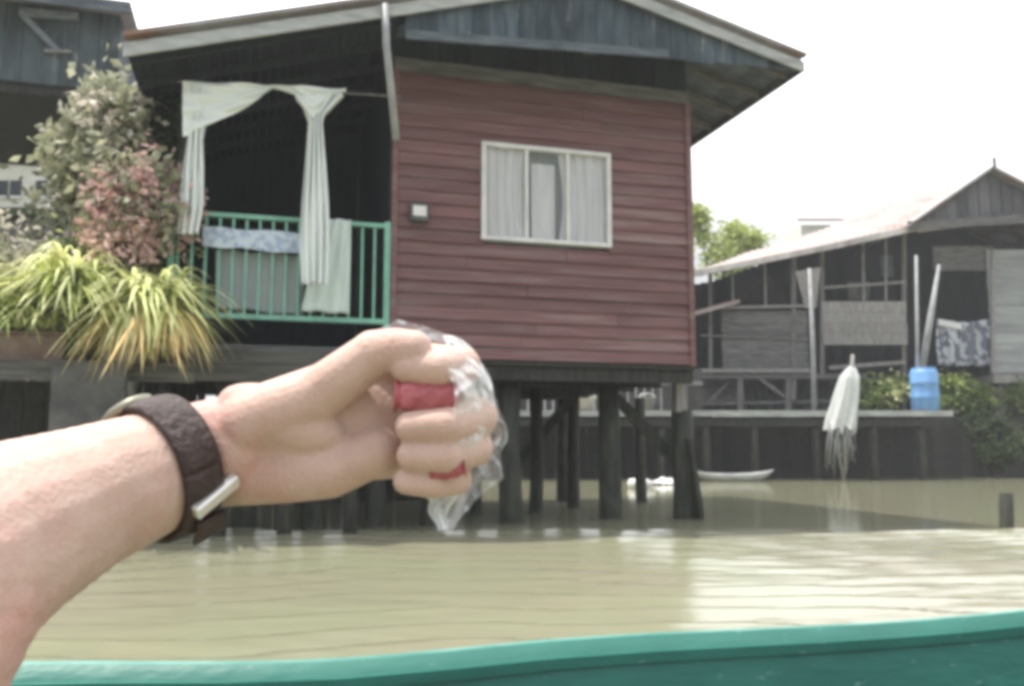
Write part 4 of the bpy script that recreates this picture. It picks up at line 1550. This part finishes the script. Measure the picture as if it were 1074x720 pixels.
# clear plastic bag and sweets in the fist
bgp = hp(470, 430, -16)
bag = thing('plastic_bag', 'crumpled clear plastic bag held in the fist, its film sticking out round the fingers', 'plastic bag', bgp)
rim = [(396, 352), (420, 338), (452, 347), (486, 362), (506, 388), (518, 424), (527, 462), (520, 500), (496, 522), (474, 552), (458, 556), (452, 528), (440, 505)]
def bagf(i, j):
    f = i*(len(rim) - 1)
    k = min(int(f), len(rim) - 2)
    s = f - k
    px = rim[k][0]*(1 - s) + rim[k + 1][0]*s
    py = rim[k][1]*(1 - s) + rim[k + 1][1]*s
    cx_, cy_ = 450, 435
    px, py = 450 + (px - 450)*1.07, 435 + (py - 435)*1.03
    x = cx_ + (px - cx_)*(.45 + .55*j)
    y = cy_ + (py - cy_)*(.45 + .55*j)
    d = -26 + 24*j + 9*noise.noise(Vector((i*14, j*2.5, 1))) + 4*noise.noise(Vector((i*31, j*5, 6)))
    x += 7*noise.noise(Vector((i*16, 3, 2)))*j
    y += 7*noise.noise(Vector((i*16, 9, 5)))*j
    return hp(x, y, d) - bgp
MB().grid(bagf, 150, 14).build('film', M['film'], bag, False)
def flap(i, j):
    y = 352 + 150*i
    bow = math.sin(math.pi*i)
    x = 470 + 50*bow**.6 - (38*bow**.5 + 6)*j**1.4 + 6*noise.noise(Vector((i*6, j*2, 3)))
    return hp(x, y, 2 + 38*j**.7*(.55 + .45*bow) + 5*noise.noise(Vector((i*7, j*3, 12))) + 2*noise.noise(Vector((i*17, j*8, 2)))) - bgp
MB().grid(flap, 90, 26).build('film_fold', M['thinfilm'], bag)
mb = MB()
def knot(i, j):
    x = 462 + (i - .5)*(26*(1 - j) + 9) + 3*math.sin(j*8)
    y = 512 + 44*j
    return hp(x, y, 4 + 9*noise.noise(Vector((i*3, j*2, 7))) + 3*math.sin(i*9 + j*2)) - bgp
MB().grid(knot, 40, 12).build('loose_corner', M['film'], bag)

def sweet(label, px, py, d, w_, h_, tilt):
    p = hp(px, py, d)
    mb = MB()
    def fn(i, j):
        a = i*2 - 1
        t = j*2*math.pi
        k = 1 - .35*abs(a)**4
        if abs(a) > .78:
            k = .55 + .45*((abs(a) - .78)/.22)
        r = 1 + .16*noise.noise(Vector((a*2.5, math.cos(t)*1.5, math.sin(t)*1.5))) + .07*math.sin(t*5 + a*9)
        return (a*w_/2, math.cos(t)*.0055*k*r, math.sin(t)*h_/2*k*r)
    mb.grid(fn, 36, 24)
    o = mb.build('wrapped_sweet', M['redwrap'], None, True)
    o.location = p
    o.rotation_euler = (0, tilt, 0)
    return tag(o, label, 'sweet')
sweet('large soft red wrapped sweet gripped between the upper fingers of the fist', 447, 416, 27, .030, .0165, R(3))
sweet('small red wrapped sweet showing at the bottom of the fist by the little finger', 470, 493, 27, .017, .0085, R(-8))

# ------------------------------------------------------------------ thin haze added to lift the dark tones
hz_m = bpy.data.materials.new('veil_haze')
hz_m.use_nodes = True
t = hz_m.node_tree
t.nodes.clear()
o_ = t.nodes.new('ShaderNodeOutputMaterial')
v_ = t.nodes.new('ShaderNodeVolumePrincipled')
v_.inputs['Color'].default_value = (.93, .95, .97, 1)
v_.inputs['Density'].default_value = .0021
v_.inputs['Anisotropy'].default_value = .1
t.links.new(v_.outputs[0], o_.inputs['Volume'])
hz = MB().box((-620, -620, -2.6), (620, 920, 14)).build('haze', hz_m)
hz['kind'] = 'stuff'
